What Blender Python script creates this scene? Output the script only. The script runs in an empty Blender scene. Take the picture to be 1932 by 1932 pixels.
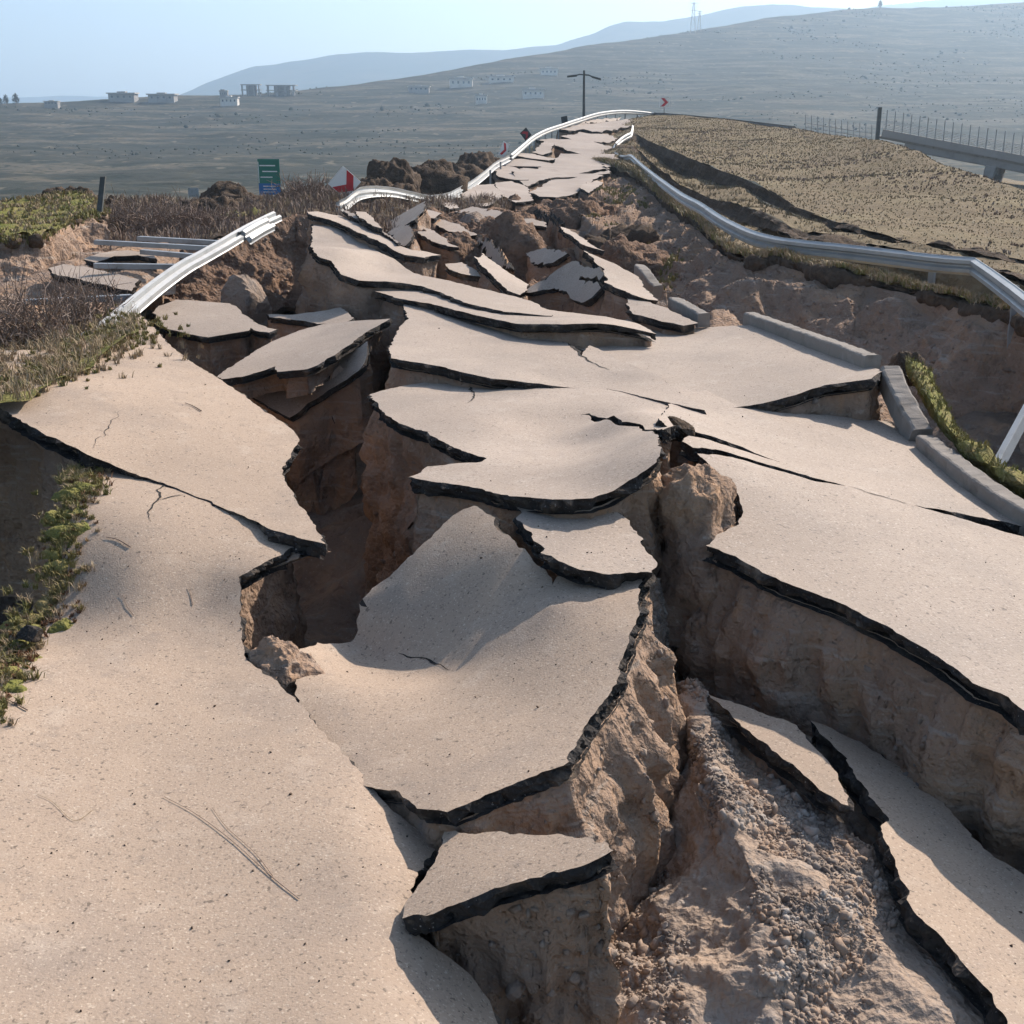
import bpy, math, random
import numpy as np
from mathutils import Vector, Matrix
from mathutils.geometry import delaunay_2d_cdt

random.seed(7); RNG = np.random.default_rng(11)
R = math.radians
scene = bpy.context.scene
col = scene.collection

# ------------------------------------------------------------------ camera, sky, sun, exposure
HC = 3.2                      # camera height over the nominal road surface
FOC = 2332.0                  # focal length in units of a 1932 px wide picture
HORIZON = 195.0
PITCH = math.atan((966 - HORIZON) / FOC)
cam_d = bpy.data.cameras.new('camera'); cam = bpy.data.objects.new('camera', cam_d); col.objects.link(cam)
cam.location = (0, 0, HC); cam.rotation_euler = (math.pi / 2 - PITCH, 0, 0)
cam_d.sensor_fit = 'HORIZONTAL'; cam_d.angle = 2 * math.atan(966 / FOC)
cam_d.clip_start = 0.05; cam_d.clip_end = 60000
scene.camera = cam

SUN_AZ, SUN_EL = R(41), R(34)          # azimuth measured from the viewing direction to the right
L = Vector((math.sin(SUN_AZ) * math.cos(SUN_EL), math.cos(SUN_AZ) * math.cos(SUN_EL), math.sin(SUN_EL)))
world = bpy.data.worlds.new('World'); scene.world = world; world.use_nodes = True
wn = world.node_tree; bg = wn.nodes['Background']
sky = wn.nodes.new('ShaderNodeTexSky'); sky.sky_type = 'NISHITA'; sky.sun_disc = False
sky.sun_elevation = SUN_EL; sky.sun_rotation = SUN_AZ; sky.altitude = 300
sky.air_density = 1.0; sky.dust_density = 1.7; sky.ozone_density = 1.0
wn.links.new(sky.outputs[0], bg.inputs[0]); bg.inputs[1].default_value = 0.093
sun_d = bpy.data.lights.new('sun', 'SUN'); sun_d.energy = 5.0; sun_d.angle = R(0.55); sun_d.color = (1.0, 0.88, 0.76)
sun = bpy.data.objects.new('sun', sun_d); col.objects.link(sun); sun.location = L * 60
sun.rotation_euler = L.to_track_quat('Z', 'Y').to_euler()
scene.view_settings.view_transform = 'Standard'; scene.view_settings.look = 'None'
scene.view_settings.exposure = 0.80; scene.view_settings.gamma = 1.0
scene.cycles.use_denoising = True; scene.cycles.use_adaptive_sampling = True; scene.cycles.adaptive_threshold = .025
scene.cycles.max_bounces = 6; scene.cycles.diffuse_bounces = 2; scene.cycles.volume_bounces = 1
scene.cycles.transparent_max_bounces = 8

# ------------------------------------------------------------------ numeric helpers
CP, SP = math.cos(PITCH), math.sin(PITCH)
def ray(x, y):
    a = (x - 966) / FOC; b = -(y - 966) / FOC
    return np.array((a, CP + b * SP, -SP + b * CP))
def UZ(x, y, z):                       # point of a pixel's ray at height z
    d = ray(x, y); t = (z - HC) / d[2]
    return np.array((0, 0, HC)) + d * t
def UD(x, y, dist):                    # point of a pixel's ray at ground distance dist
    d = ray(x, y); t = dist / d[1]
    return np.array((0, 0, HC)) + d * t

def _hash(ix, iy, iz, seed):
    n = (ix * 374761393 + iy * 668265263 + iz * 2147483647 + seed * 144665) & 0xFFFFFFFF
    n = ((n ^ (n >> 13)) * 1274126177) & 0xFFFFFFFF
    n = ((n ^ (n >> 16)) * 2246822519) & 0xFFFFFFFF
    return ((n ^ (n >> 15)) & 0xFFFF) / 32767.5 - 1.0
def vnoise(P, seed=0):
    P = np.asarray(P, float); I = np.floor(P).astype(np.int64); F = P - I
    F = F * F * (3 - 2 * F); out = 0
    for dx in (0, 1):
        wx = F[:, 0] if dx else 1 - F[:, 0]
        for dy in (0, 1):
            wy = F[:, 1] if dy else 1 - F[:, 1]
            for dz in (0, 1):
                wz = F[:, 2] if dz else 1 - F[:, 2]
                out = out + _hash(I[:, 0] + dx, I[:, 1] + dy, I[:, 2] + dz, seed) * wx * wy * wz
    return out
def fbm(P, octv=4, seed=0, gain=.5, lac=2.1):
    P = np.asarray(P, float); s = 0; a = 1.0
    for k in range(octv):
        s = s + a * vnoise(P + 17.3 * k, seed + k); P = P * lac; a *= gain
    return s
def ridged(P, octv=4, seed=0):
    P = np.asarray(P, float); s = 0; a = 1.0
    for k in range(octv):
        s = s + a * (1 - 2 * np.abs(vnoise(P + 9.1 * k, seed + k))); P = P * 2.1; a *= .5
    return s

class RBF:                             # height field through control points
    def __init__(self, pts, eps=.003):
        self.e = eps
        p = np.asarray(pts, float); self.c = p[:, :2].mean(0); self.s = max(np.ptp(p[:, :2], axis=0).max(), 1e-3)
        q = (p[:, :2] - self.c) / self.s; self.q = q; n = len(q)
        K = np.linalg.norm(q[:, None] - q[None], axis=2); K = np.sqrt(K * K + self.e)
        A = np.zeros((n + 3, n + 3)); A[:n, :n] = K; A[:n, n] = 1; A[:n, n + 1:] = q
        A[n:, :n] = A[:n, n:].T; b = np.zeros(n + 3); b[:n] = p[:, 2]
        self.w = np.linalg.lstsq(A, b, rcond=1e-9)[0]
    def __call__(self, XY):
        q = (np.atleast_2d(XY) - self.c) / self.s
        K = np.linalg.norm(q[:, None] - self.q[None], axis=2); K = np.sqrt(K * K + self.e)
        n = len(self.q)
        return K @ self.w[:n] + self.w[n] + q @ self.w[n + 1:]

def hit(f, x, y, lo, hi):
    d = ray(x, y); t = np.geomspace(lo, hi, 500)
    g = HC + t * d[2] - f(np.stack((t * d[0], t * d[1]), 1))
    s = np.where((g[:-1] > 0) & (g[1:] <= 0))[0]
    if len(s):
        k = s[0]; u = g[k] / (g[k] - g[k + 1]); tt = t[k] + u * (t[k + 1] - t[k])
    else:
        tt = t[np.argmin(np.abs(g))]
    return np.array((tt * d[0], tt * d[1], HC + tt * d[2]))

# ------------------------------------------------------------------ object helpers
def prop(o, label=None, cat=None, group=None, kind=None):
    for k, v in (('label', label), ('category', cat), ('group', group), ('kind', kind)):
        if v: o[k] = v
    return o
def mesh(name, verts, faces, mat, parent=None, origin=None, smooth=False, mats=None, midx=None):
    v = np.asarray(verts, float)
    if origin is None:
        origin = np.array((v[:, 0].mean(), v[:, 1].mean(), v[:, 2].min()))
        if parent is not None: origin = np.array(parent.get('_o', (0, 0, 0)), float)
    me = bpy.data.meshes.new(name); me.from_pydata((v - origin).tolist(), [], [tuple(int(i) for i in f) for f in faces])
    for m in (mats or [mat]): me.materials.append(m)
    if midx is not None: me.polygons.foreach_set('material_index', np.asarray(midx, np.int32))
    if smooth: me.polygons.foreach_set('use_smooth', np.ones(len(me.polygons), bool))
    me.update()
    o = bpy.data.objects.new(name, me); col.objects.link(o)
    if parent is not None:
        o.parent = parent; o.location = Vector(origin) - Vector(parent.get('_o', (0, 0, 0)))
    else:
        o.location = origin
    o['_o'] = [float(a) for a in origin]
    return o
def empty(name, loc):
    o = bpy.data.objects.new(name, None); col.objects.link(o); o.location = loc; o['_o'] = [float(a) for a in loc]
    o.empty_display_size = .3
    return o
class MB:                              # collects simple shapes into one mesh
    def __init__(s): s.v = []; s.f = []
    def add(s, v, f):
        n = len(s.v); s.v += [tuple(map(float, a)) for a in v]; s.f += [tuple(i + n for i in a) for a in f]
    def box(s, c, ax, ay, az):         # centre and three half axes
        c, ax, ay, az = (np.asarray(a, float) for a in (c, ax, ay, az))
        v = [c + i * ax + j * ay + k * az for k in (-1, 1) for j in (-1, 1) for i in (-1, 1)]
        s.add(v, [(0, 2, 3, 1), (4, 5, 7, 6), (0, 1, 5, 4), (2, 6, 7, 3), (0, 4, 6, 2), (1, 3, 7, 5)])
    def abox(s, x0, x1, y0, y1, z0, z1):
        s.box(((x0 + x1) / 2, (y0 + y1) / 2, (z0 + z1) / 2), ((x1 - x0) / 2, 0, 0), (0, (y1 - y0) / 2, 0), (0, 0, (z1 - z0) / 2))
    def tube(s, pts, r, n=6):
        pts = [np.asarray(p, float) for p in pts]; rs = r if hasattr(r, '__len__') else [r] * len(pts); rings = []
        for i, p in enumerate(pts):
            t = pts[min(i + 1, len(pts) - 1)] - pts[max(i - 1, 0)]; t = t / (np.linalg.norm(t) + 1e-9)
            a = np.cross(t, (0, 0, 1) if abs(t[2]) < .9 else (1, 0, 0)); a /= np.linalg.norm(a); b = np.cross(t, a)
            rings.append([p + rs[i] * (math.cos(q) * a + math.sin(q) * b) for q in np.linspace(0, 2 * math.pi, n, endpoint=False)])
        v = [q for r_ in rings for q in r_]; f = []
        for i in range(len(pts) - 1):
            for k in range(n):
                f.append((i * n + k, i * n + (k + 1) % n, (i + 1) * n + (k + 1) % n, (i + 1) * n + k))
        f += [tuple(range(n))[::-1], tuple(range((len(pts) - 1) * n, len(pts) * n))]
        s.add(v, f)
    def build(s, name, mat, parent=None, smooth=False, origin=None): return mesh(name, s.v, s.f, mat, parent, origin, smooth)

# ------------------------------------------------------------------ materials
def mat(name, base, rough=.85, metal=0., spec=.3, layers=(), bump=None, spec_mask=None):
    """layers: (colour, texture, scale, lo, hi[, strength][, squash]); every layer is a colour of the surface itself."""
    m = bpy.data.materials.new(name); m.use_nodes = True; t = m.node_tree; n = t.nodes; lk = t.links
    p = n['Principled BSDF']; p.inputs['Roughness'].default_value = rough; p.inputs['Metallic'].default_value = metal
    p.inputs['Specular IOR Level'].default_value = spec
    g = n.new('ShaderNodeNewGeometry'); cur = None
    rgb = n.new('ShaderNodeRGB'); rgb.outputs[0].default_value = (*base, 1); cur = rgb.outputs[0]
    def tex(kind, scale, squash=None):
        src = g.outputs['Position']
        if squash:
            mp = n.new('ShaderNodeMapping'); mp.inputs['Scale'].default_value = squash; lk.new(src, mp.inputs[0]); src = mp.outputs[0]
        if kind == 'noise':
            x = n.new('ShaderNodeTexNoise'); x.inputs['Scale'].default_value = scale; x.inputs['Detail'].default_value = 5
            x.inputs['Roughness'].default_value = .6; lk.new(src, x.inputs[0]); return x.outputs[0]
        if kind == 'fine':
            x = n.new('ShaderNodeTexNoise'); x.inputs['Scale'].default_value = scale; x.inputs['Detail'].default_value = 1.5
            lk.new(src, x.inputs[0]); return x.outputs[0]
        x = n.new('ShaderNodeTexVoronoi'); x.inputs['Scale'].default_value = scale; lk.new(src, x.inputs[0])
        if kind == 'cellcol':
            s_ = n.new('ShaderNodeSeparateColor'); lk.new(x.outputs['Color'], s_.inputs[0]); return s_.outputs[0]
        return x.outputs['Distance']
    for ly in layers:
        c, kind, scale, lo, hi = ly[:5]; st = ly[5] if len(ly) > 5 else 1.0; sq = ly[6] if len(ly) > 6 else None
        mr = n.new('ShaderNodeMapRange'); mr.inputs[1].default_value = lo; mr.inputs[2].default_value = hi; mr.inputs[4].default_value = st
        lk.new(tex(kind, scale, sq), mr.inputs[0])
        mx = n.new('ShaderNodeMix'); mx.data_type = 'RGBA'; lk.new(mr.outputs[0], mx.inputs[0]); lk.new(cur, mx.inputs[6])
        mx.inputs[7].default_value = (*c, 1); cur = mx.outputs[2]
    lk.new(cur, p.inputs['Base Color'])
    if bump:
        prev = None
        for kind, scale, dist, st in bump:
            b = n.new('ShaderNodeBump'); b.inputs['Strength'].default_value = st; b.inputs['Distance'].default_value = dist
            lk.new(tex(kind, scale), b.inputs['Height'])
            if prev: lk.new(prev, b.inputs['Normal'])
            prev = b.outputs[0]
        lk.new(prev, p.inputs['Normal'])
    return m

M = {}
M['asphalt'] = mat('asphalt', (.36, .275, .208), .82, spec=.25, layers=(
    ((.42, .32, .24), 'noise', .55, .42, .68),
    ((.265, .215, .178), 'noise', .9, .50, .70, .7), ((.46, .375, .30), 'noise', 3.5, .56, .72, .5), ((.23, .19, .16), 'noise', 6.5, .58, .72, .45),
    ((.20, .155, .12), 'fine', 60, .57, .72, .75),
    ((.56, .46, .36), 'fine', 75, .60, .74, .75),
    ((.16, .13, .11), 'vor', 20, .10, .03, .45),
    ((.11, .088, .07), 'fine', 34, .66, .73, .75), ((.55, .46, .37), 'fine', 42, .68, .76, .6)),
    bump=(('fine', 90, .004, .55), ('noise', 7, .008, .35)))
M['asphalt_grey'] = mat('asphalt_grey', (.345, .278, .225), .80, spec=.3, layers=(
    ((.40, .325, .265), 'noise', .5, .42, .68), ((.26, .218, .185), 'noise', .8, .50, .70, .7), ((.44, .37, .31), 'noise', 3., .56, .72, .5), ((.20, .165, .14), 'fine', 45, .56, .72, .7),
    ((.54, .46, .39), 'fine', 52, .60, .74, .7), ((.11, .092, .08), 'fine', 26, .67, .74, .7)), bump=(('fine', 60, .006, .5), ('noise', 6, .01, .35)))
M['asphalt_far'] = mat('asphalt_far', (.31, .258, .22), .85, layers=(
    ((.37, .31, .265), 'noise', .35, .42, .68), ((.24, .20, .17), 'noise', 1.2, .55, .75, .7)), bump=(('noise', 6, .01, .3),))
M['bitumen'] = mat('bitumen', (.036, .033, .032), .95, spec=.1, layers=(
    ((.075, .062, .052), 'noise', 6, .5, .7, .9), ((.21, .16, .12), 'noise', 2.6, .56, .68, .8), ((.30, .28, .26), 'fine', 60, .70, .76, .8), ((.10, .085, .07), 'fine', 26, .6, .72, .7)),
    bump=(('vor', 40, .012, .9), ('noise', 18, .02, .7)))
M['soil'] = mat('soil', (.29, .205, .150), .95, spec=.1, layers=(
    ((.38, .245, .155), 'noise', 1.3, .48, .64), ((.27, .215, .18), 'noise', 2.6, .54, .70, .9),
    ((.16, .112, .085), 'noise', 5.5, .55, .72, .8), ((.44, .37, .31), 'noise', 9, .63, .74, .7),
    ((.34, .215, .135), 'noise', 3.2, .58, .7, .8, (2.2, 2.2, .35)), ((.40, .35, .30), 'vor', 26, .16, .06, .45), ((.37, .32, .275), 'noise', 3.5, .56, .66, .6, (.35, .35, 4))),
    bump=(('noise', 2.5, .22, .6), ('vor', 22, .025, .6), ('noise', 14, .05, .7), ('fine', 60, .012, .5)))
M['clay'] = mat('clay', (.20, .132, .094), .95, spec=.1, layers=(((.26, .165, .11), 'noise', 1.1, .48, .64), ((.15, .112, .09), 'noise', 2.6, .52, .70, .9), ((.10, .07, .052), 'noise', 5.5, .55, .72, .8), ((.27, .215, .17), 'noise', 8, .62, .74, .6)),
    bump=(('noise', 2.5, .25, .7), ('noise', 10, .07, .7), ('vor', 12, .04, .4)))
M['dark_soil'] = mat('dark_soil', (.085, .062, .046), .95, spec=.1, layers=(
    ((.14, .10, .07), 'noise', 4, .5, .7), ((.05, .038, .028), 'noise', 9, .5, .7)), bump=(('noise', 12, .06, .8), ('fine', 50, .02, .5)))
M['floor_soil'] = mat('floor_soil', (.17, .125, .095), .95, spec=.1, layers=(
    ((.27, .175, .115), 'noise', .8, .5, .66), ((.20, .175, .155), 'noise', 1.9, .52, .68, .9), ((.09, .068, .052), 'noise', 6, .55, .72, .8),
    ((.36, .31, .27), 'vor', 18, .17, .06, .5)), bump=(('vor', 16, .03, .6), ('noise', 11, .06, .7)))
M['gravel'] = mat('gravel', (.27, .225, .19), .95, spec=.1, layers=(
    ((.38, .335, .295), 'cellcol', 9, .55, .70), ((.17, .14, .12), 'cellcol', 11, .60, .75), ((.33, .235, .17), 'noise', 4, .45, .6, .85)),
    bump=(('fine', 80, .006, .5),))
M['dry_grass'] = mat('dry_grass', (.175, .135, .086), .95, spec=.1, layers=(
    ((.215, .175, .105), 'noise', .35, .45, .65), ((.225, .172, .112), 'noise', 1.4, .50, .68, .8), ((.12, .10, .058), 'noise', 3.2, .56, .7, .8),
    ((.145, .115, .07), 'noise', .12, .5, .68, .7)), bump=(('noise', 5, .12, .7), ('fine', 22, .05, .6)))
M['turf'] = mat('turf', (.20, .185, .062), .95, spec=.1, layers=(
    ((.145, .155, .042), 'noise', 1.2, .48, .62), ((.26, .205, .100), 'noise', 2.8, .52, .66, .9), ((.10, .080, .042), 'noise', 6, .58, .72, .8)),
    bump=(('noise', 9, .08, .8), ('fine', 40, .03, .6)))
M['blade_green'] = mat('blade_green', (.185, .17, .058), .7, layers=(((.26, .21, .085), 'noise', 3, .45, .6), ((.12, .13, .04), 'noise', 9, .55, .7)))
M['blade_dry'] = mat('blade_dry', (.36, .275, .175), .8, layers=(((.29, .22, .14), 'noise', 2, .45, .6), ((.42, .34, .22), 'noise', 7, .55, .7)))
M['blade_olive'] = mat('blade_olive', (.185, .145, .088), .85, layers=(((.17, .14, .08), 'noise', 1.2, .45, .6), ((.215, .17, .11), 'noise', 5, .55, .7)))
M['pale_soil'] = mat('pale_soil', (.33, .255, .20), .95, spec=.1, layers=(((.40, .29, .21), 'noise', 1.6, .48, .64), ((.30, .26, .23), 'noise', 3.2, .50, .66, .9), ((.18, .135, .105), 'noise', 6.5, .55, .72, .8), ((.46, .40, .345), 'noise', 11, .60, .72, .7)), bump=(('noise', 3, .15, .6), ('vor', 26, .02, .7), ('noise', 16, .04, .7)))
M['blade_red'] = mat('blade_red', (.17, .085, .045), .8, layers=(((.22, .14, .06), 'noise', 5, .45, .6),))
M['twig'] = mat('twig', (.19, .135, .105), .85, layers=(((.29, .23, .19), 'noise', 4, .5, .62),))
M['concrete'] = mat('concrete', (.25, .225, .20), .9, spec=.15, layers=(((.14, .12, .10), 'noise', 3.0, .54, .68, .75), 
    ((.22, .20, .18), 'noise', 1.6, .5, .68), ((.32, .29, .26), 'noise', 5, .55, .7, .7), ((.18, .16, .14), 'fine', 40, .66, .76, .6)), bump=(('fine', 60, .006, .5), ('noise', 8, .01, .4)))
M['steel'] = mat('steel', (.41, .415, .41), .5, metal=.45, spec=.5, layers=(((.33, .335, .335), 'noise', 2.2, .48, .66), ((.40, .34, .28), 'noise', 9, .64, .76, .5)), bump=(('noise', 12, .004, .3),))
M['post_steel'] = mat('post_steel', (.30, .315, .33), .5, metal=.5, layers=(((.22, .22, .22), 'noise', 3, .5, .7),))
M['dark_paint'] = mat('dark_paint', (.055, .060, .058), .7, layers=(((.085, .09, .085), 'noise', 4, .5, .7),))
M['white_paint'] = mat('white_paint', (.74, .73, .70), .55, layers=(((.62, .60, .56), 'noise', 3, .52, .72),))
M['red_paint'] = mat('red_paint', (.50, .035, .040), .5, layers=(((.40, .03, .035), 'noise', 4, .5, .7),))
M['green_paint'] = mat('green_paint', (.010, .16, .105), .5, layers=(((.012, .13, .09), 'noise', 1, .5, .7),))
M['blue_paint'] = mat('blue_paint', (.012, .125, .34), .5, layers=(((.012, .11, .29), 'noise', 1, .5, .7),))
M['rock'] = mat('rock', (.25, .195, .155), .92, layers=(((.28, .20, .15), 'noise', 1.6, .48, .64), ((.19, .165, .15), 'noise', 3.5, .52, .68), ((.12, .09, .07), 'noise', 8, .58, .72, .7)),
    bump=(('noise', 2.5, .2, .6), ('noise', 9, .05, .7), ('vor', 14, .02, .4)))
M['crack'] = mat('crack', (.022, .019, .017), .95, layers=(((.04, .034, .03), 'noise', 9, .5, .7),))
M['hill'] = mat('hill', (.044, .042, .030), .97, spec=.05, layers=(  # colours darkened overall to stand for the slope's backlit shade
    ((.040, .042, .032), 'noise', .012, .44, .60), ((.105, .092, .066), 'noise', .05, .50, .60, .9, (.22, .6, 5)),
    ((.022, .026, .018), 'noise', .09, .50, .60, .95, (.3, .5, 4)), ((.12, .10, .07), 'noise', .04, .57, .66, .9, (.2, .4, 7)),
    ((.026, .030, .02), 'fine', .35, .56, .66, .9), ((.16, .138, .10), 'fine', .16, .64, .74, .8, (1, .5, 3)), ((.13, .12, .04), 'noise', .006, .66, .72, .5)),
    bump=(('noise', .08, 3., .5),))
M['ridge'] = mat('ridge', (.035, .045, .035), .97, spec=.05, layers=(((.06, .06, .045), 'noise', .006, .46, .62), ((.02, .028, .02), 'noise', .02, .52, .66, .8)))
M['shrub'] = mat('shrub', (.030, .036, .020), .9, layers=(((.055, .052, .03), 'noise', .2, .45, .6),))
M['house_wall'] = mat('house_wall', (.62, .58, .52), .85, layers=(((.50, .46, .41), 'noise', .3, .5, .7),))
M['house_grey'] = mat('house_grey', (.30, .28, .26), .9, layers=(((.22, .20, .185), 'noise', .4, .5, .7),))
M['house_roof'] = mat('house_roof', (.44, .40, .36), .85, layers=(((.34, .30, .27), 'noise', .4, .5, .7),))
M['window'] = mat('window', (.06, .07, .08), .2, spec=.5, layers=(((.06, .07, .08), 'noise', .4, .5, .7),))

# ------------------------------------------------------------------ generic surfaces
def resample(pts, n):
    p = np.asarray(pts, float); s = np.r_[0, np.cumsum(np.linalg.norm(np.diff(p, axis=0), axis=1))]
    u = np.linspace(0, s[-1], n); return np.stack([np.interp(u, s, p[:, k]) for k in range(p.shape[1])], 1)
def catmull(pts, n):
    p = np.asarray(pts, float); p = np.vstack((2 * p[0] - p[1], p, 2 * p[-1] - p[-2])); out = []
    for i in range(1, len(p) - 2):
        t = np.linspace(0, 1, n, endpoint=False)[:, None]; a, b, c, d = p[i - 1], p[i], p[i + 1], p[i + 2]
        out.append(.5 * (2 * b + (c - a) * t + (2 * a - 5 * b + 4 * c - d) * t ** 2 + (3 * b - a - 3 * c + d) * t ** 3))
    out.append(p[-2][None]); return np.vstack(out)
def grid_faces(nu, nv):
    i, j = np.meshgrid(np.arange(nu - 1), np.arange(nv - 1), indexing='ij'); a = (i * nv + j).ravel()
    return np.stack((a, a + 1, a + nv + 1, a + nv), 1)
def grid_normals(G):
    du = np.gradient(G, axis=0); dv = np.gradient(G, axis=1); n = np.cross(du, dv)
    n /= np.linalg.norm(n, axis=2, keepdims=True) + 1e-9
    return n
def loft(name, rows, nu, nv, amp, freq, m, octv=5, seed=0, kind='structure', smooth=True, stretch=(1, 1, 1), ridge=0., mode=None, param=False):
    """surface through rows of points (first to last), displaced along its normal"""
    if param: Rw = np.stack([np.stack([np.interp(np.linspace(0, 1, nu), np.linspace(0, 1, len(r)), np.asarray(r)[:, k]) for k in range(3)], 1) for r in rows])
    else: Rw = np.stack([resample(r, nu) for r in rows])
    s = np.arange(len(rows)); G = np.zeros((nv, nu, 3)); u = np.linspace(0, len(rows) - 1, nv)
    for k in range(3):
        for i in range(nu): G[:, i, k] = np.interp(u, s, Rw[:, i, k])
    n = grid_normals(G)
    if np.mean(n[..., 2]) < 0: n = -n
    P = G.reshape(-1, 3) * np.array(stretch)
    a = amp if np.isscalar(amp) else np.interp(u, s, amp)[:, None]
    d = fbm(P * freq, octv, seed)
    if ridge: d = d * (1 - ridge) + ridge * (ridged(P * freq * .8, octv, seed + 9) - .3)
    G = G + n * (d.reshape(nv, nu) * a)[..., None]
    f = grid_faces(nv, nu)
    nn = np.cross(G[0, -1] - G[0, 0], G[-1, 0] - G[0, 0])
    if nn[2] > 0: f = f[:, ::-1]
    o = mesh(name, G.reshape(-1, 3), f, m, smooth=smooth)
    if kind: o['kind'] = kind
    return o, G

def heap(name, c, rx, ry, rz, amp, m, seed=0, n=28, rot=0., flat=0., kind='structure', freq=1.6, sink=.3):
    """earth heap: displaced upper part of an ellipsoid standing on c"""
    th = np.linspace(0, 2 * math.pi, n * 2, endpoint=False); ph = np.linspace(-.35, math.pi / 2, n)
    T, Ph = np.meshgrid(th, ph, indexing='ij'); e = .6 if flat else 1.
    X = np.sign(np.cos(T)) * np.abs(np.cos(T)) ** e * np.cos(Ph); Y = np.sign(np.sin(T)) * np.abs(np.sin(T)) ** e * np.cos(Ph); Z = np.sin(Ph)
    if flat: Z = np.minimum(Z, 1 - flat) / (1 - flat)
    D = np.stack((X * rx, Y * ry, Z * rz), 2).reshape(-1, 3); s = (rx + ry + rz) / 3
    q_ = np.random.default_rng(seed + 500); U0 = D / np.array((rx, ry, rz)); rad = np.full(len(D), 1.15)
    for _ in range(9):
        nn = q_.normal(size=3); nn[2] = abs(nn[2]) * .8; nn /= np.linalg.norm(nn); dt = U0 @ nn; rad = np.where(dt > .05, np.minimum(rad, q_.uniform(.66, .95) / np.maximum(dt, .05)), rad)
    D = D * rad[:, None]
    nrm = D / np.array((rx, ry, rz)) ** 2; nrm /= np.linalg.norm(nrm, axis=1, keepdims=True) + 1e-9
    D = D + nrm * (amp * s * (.6 * fbm(D / s * freq + seed * 7.7, 5, seed) + .4 * ridged(D / s * freq * 1.3 + seed, 4, seed)))[:, None]
    ca, sa = math.cos(rot), math.sin(rot); D = np.stack((D[:, 0] * ca - D[:, 1] * sa, D[:, 0] * sa + D[:, 1] * ca, D[:, 2]), 1)
    D = D + nrm[:, :] * (.05 * s * ridged(D / s * 6 + seed, 3, seed + 3))[:, None]
    V = D + np.asarray(c, float) - (0, 0, sink * rz * .3); nt = n * 2; f = []
    for i in range(nt):
        for j in range(n - 1): f.append((i * n + j, ((i + 1) % nt) * n + j, ((i + 1) % nt) * n + j + 1, i * n + j + 1))
    o = mesh(name, V, f, m, smooth=True)
    if kind: o['kind'] = kind
    return o
def rock_mesh(seed, n=26, cuts=7):
    """angular block: sphere cut by random planes, unit size"""
    r = np.random.default_rng(seed); th = np.linspace(0, 2 * math.pi, n * 2, endpoint=False); ph = np.linspace(-math.pi / 2, math.pi / 2, n)
    T, Ph = np.meshgrid(th, ph, indexing='ij'); D = np.stack((np.cos(T) * np.cos(Ph), np.sin(T) * np.cos(Ph), np.sin(Ph)), 2).reshape(-1, 3)
    rad = np.full(len(D), 1.2)
    for k in range(cuts * 2):
        nn = r.normal(size=3); nn /= np.linalg.norm(nn); h = r.uniform(.55, .95); dt = D @ nn
        rad = np.where(dt > .05, np.minimum(rad, h / np.maximum(dt, .05)), rad)
    V = D * rad[:, None]; V = V * (1 + .05 * fbm(V * 3 + seed, 4, seed))[:, None]; f = []
    for i in range(n * 2):
        for j in range(n - 1): f.append((i * n + j, ((i + 1) % (2 * n)) * n + j, ((i + 1) % (2 * n)) * n + j + 1, i * n + j + 1))
    return V, f
def rock(name, c, size, m, seed, label, cat='rock', group=None, rot=(0, 0, 0)):
    V, f = rock_mesh(seed); V = V * np.asarray(size); Rm = np.array(Matrix.Rotation(rot[2], 3, 'Z') @ Matrix.Rotation(rot[1], 3, 'Y') @ Matrix.Rotation(rot[0], 3, 'X'))
    o = mesh(name, V @ Rm.T + np.asarray(c), f, m, smooth=False); return prop(o, label, cat, group)

# small stones, joined
def _ico():
    t = (1 + 5 ** .5) / 2; v = np.array([(-1, t, 0), (1, t, 0), (-1, -t, 0), (1, -t, 0), (0, -1, t), (0, 1, t), (0, -1, -t), (0, 1, -t), (t, 0, -1), (t, 0, 1), (-t, 0, -1), (-t, 0, 1)], float)
    f = [(0, 11, 5), (0, 5, 1), (0, 1, 7), (0, 7, 10), (0, 10, 11), (1, 5, 9), (5, 11, 4), (11, 10, 2), (10, 7, 6), (7, 1, 8), (3, 9, 4), (3, 4, 2), (3, 2, 6), (3, 6, 8), (3, 8, 9), (4, 9, 5), (2, 4, 11), (6, 2, 10), (8, 6, 7), (9, 8, 1)]
    return v / np.linalg.norm(v[0]), np.array(f)
ICO_V, ICO_F = _ico()
def fast_mesh(name, V, F, m, kind='stuff', smooth=False):
    V = np.asarray(V, np.float32); F = np.asarray(F, np.int32); me = bpy.data.meshes.new(name); k = F.shape[1]
    me.vertices.add(len(V)); me.vertices.foreach_set('co', V.ravel()); me.loops.add(F.size); me.loops.foreach_set('vertex_index', F.ravel())
    me.polygons.add(len(F)); me.polygons.foreach_set('loop_start', np.arange(0, F.size, k, dtype=np.int32)); me.polygons.foreach_set('loop_total', np.full(len(F), k, np.int32))
    if smooth: me.polygons.foreach_set('use_smooth', np.ones(len(F), bool))
    me.materials.append(m); me.update(calc_edges=True); me.validate()
    o = bpy.data.objects.new(name, me); col.objects.link(o)
    if kind: o['kind'] = kind
    return o
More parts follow.
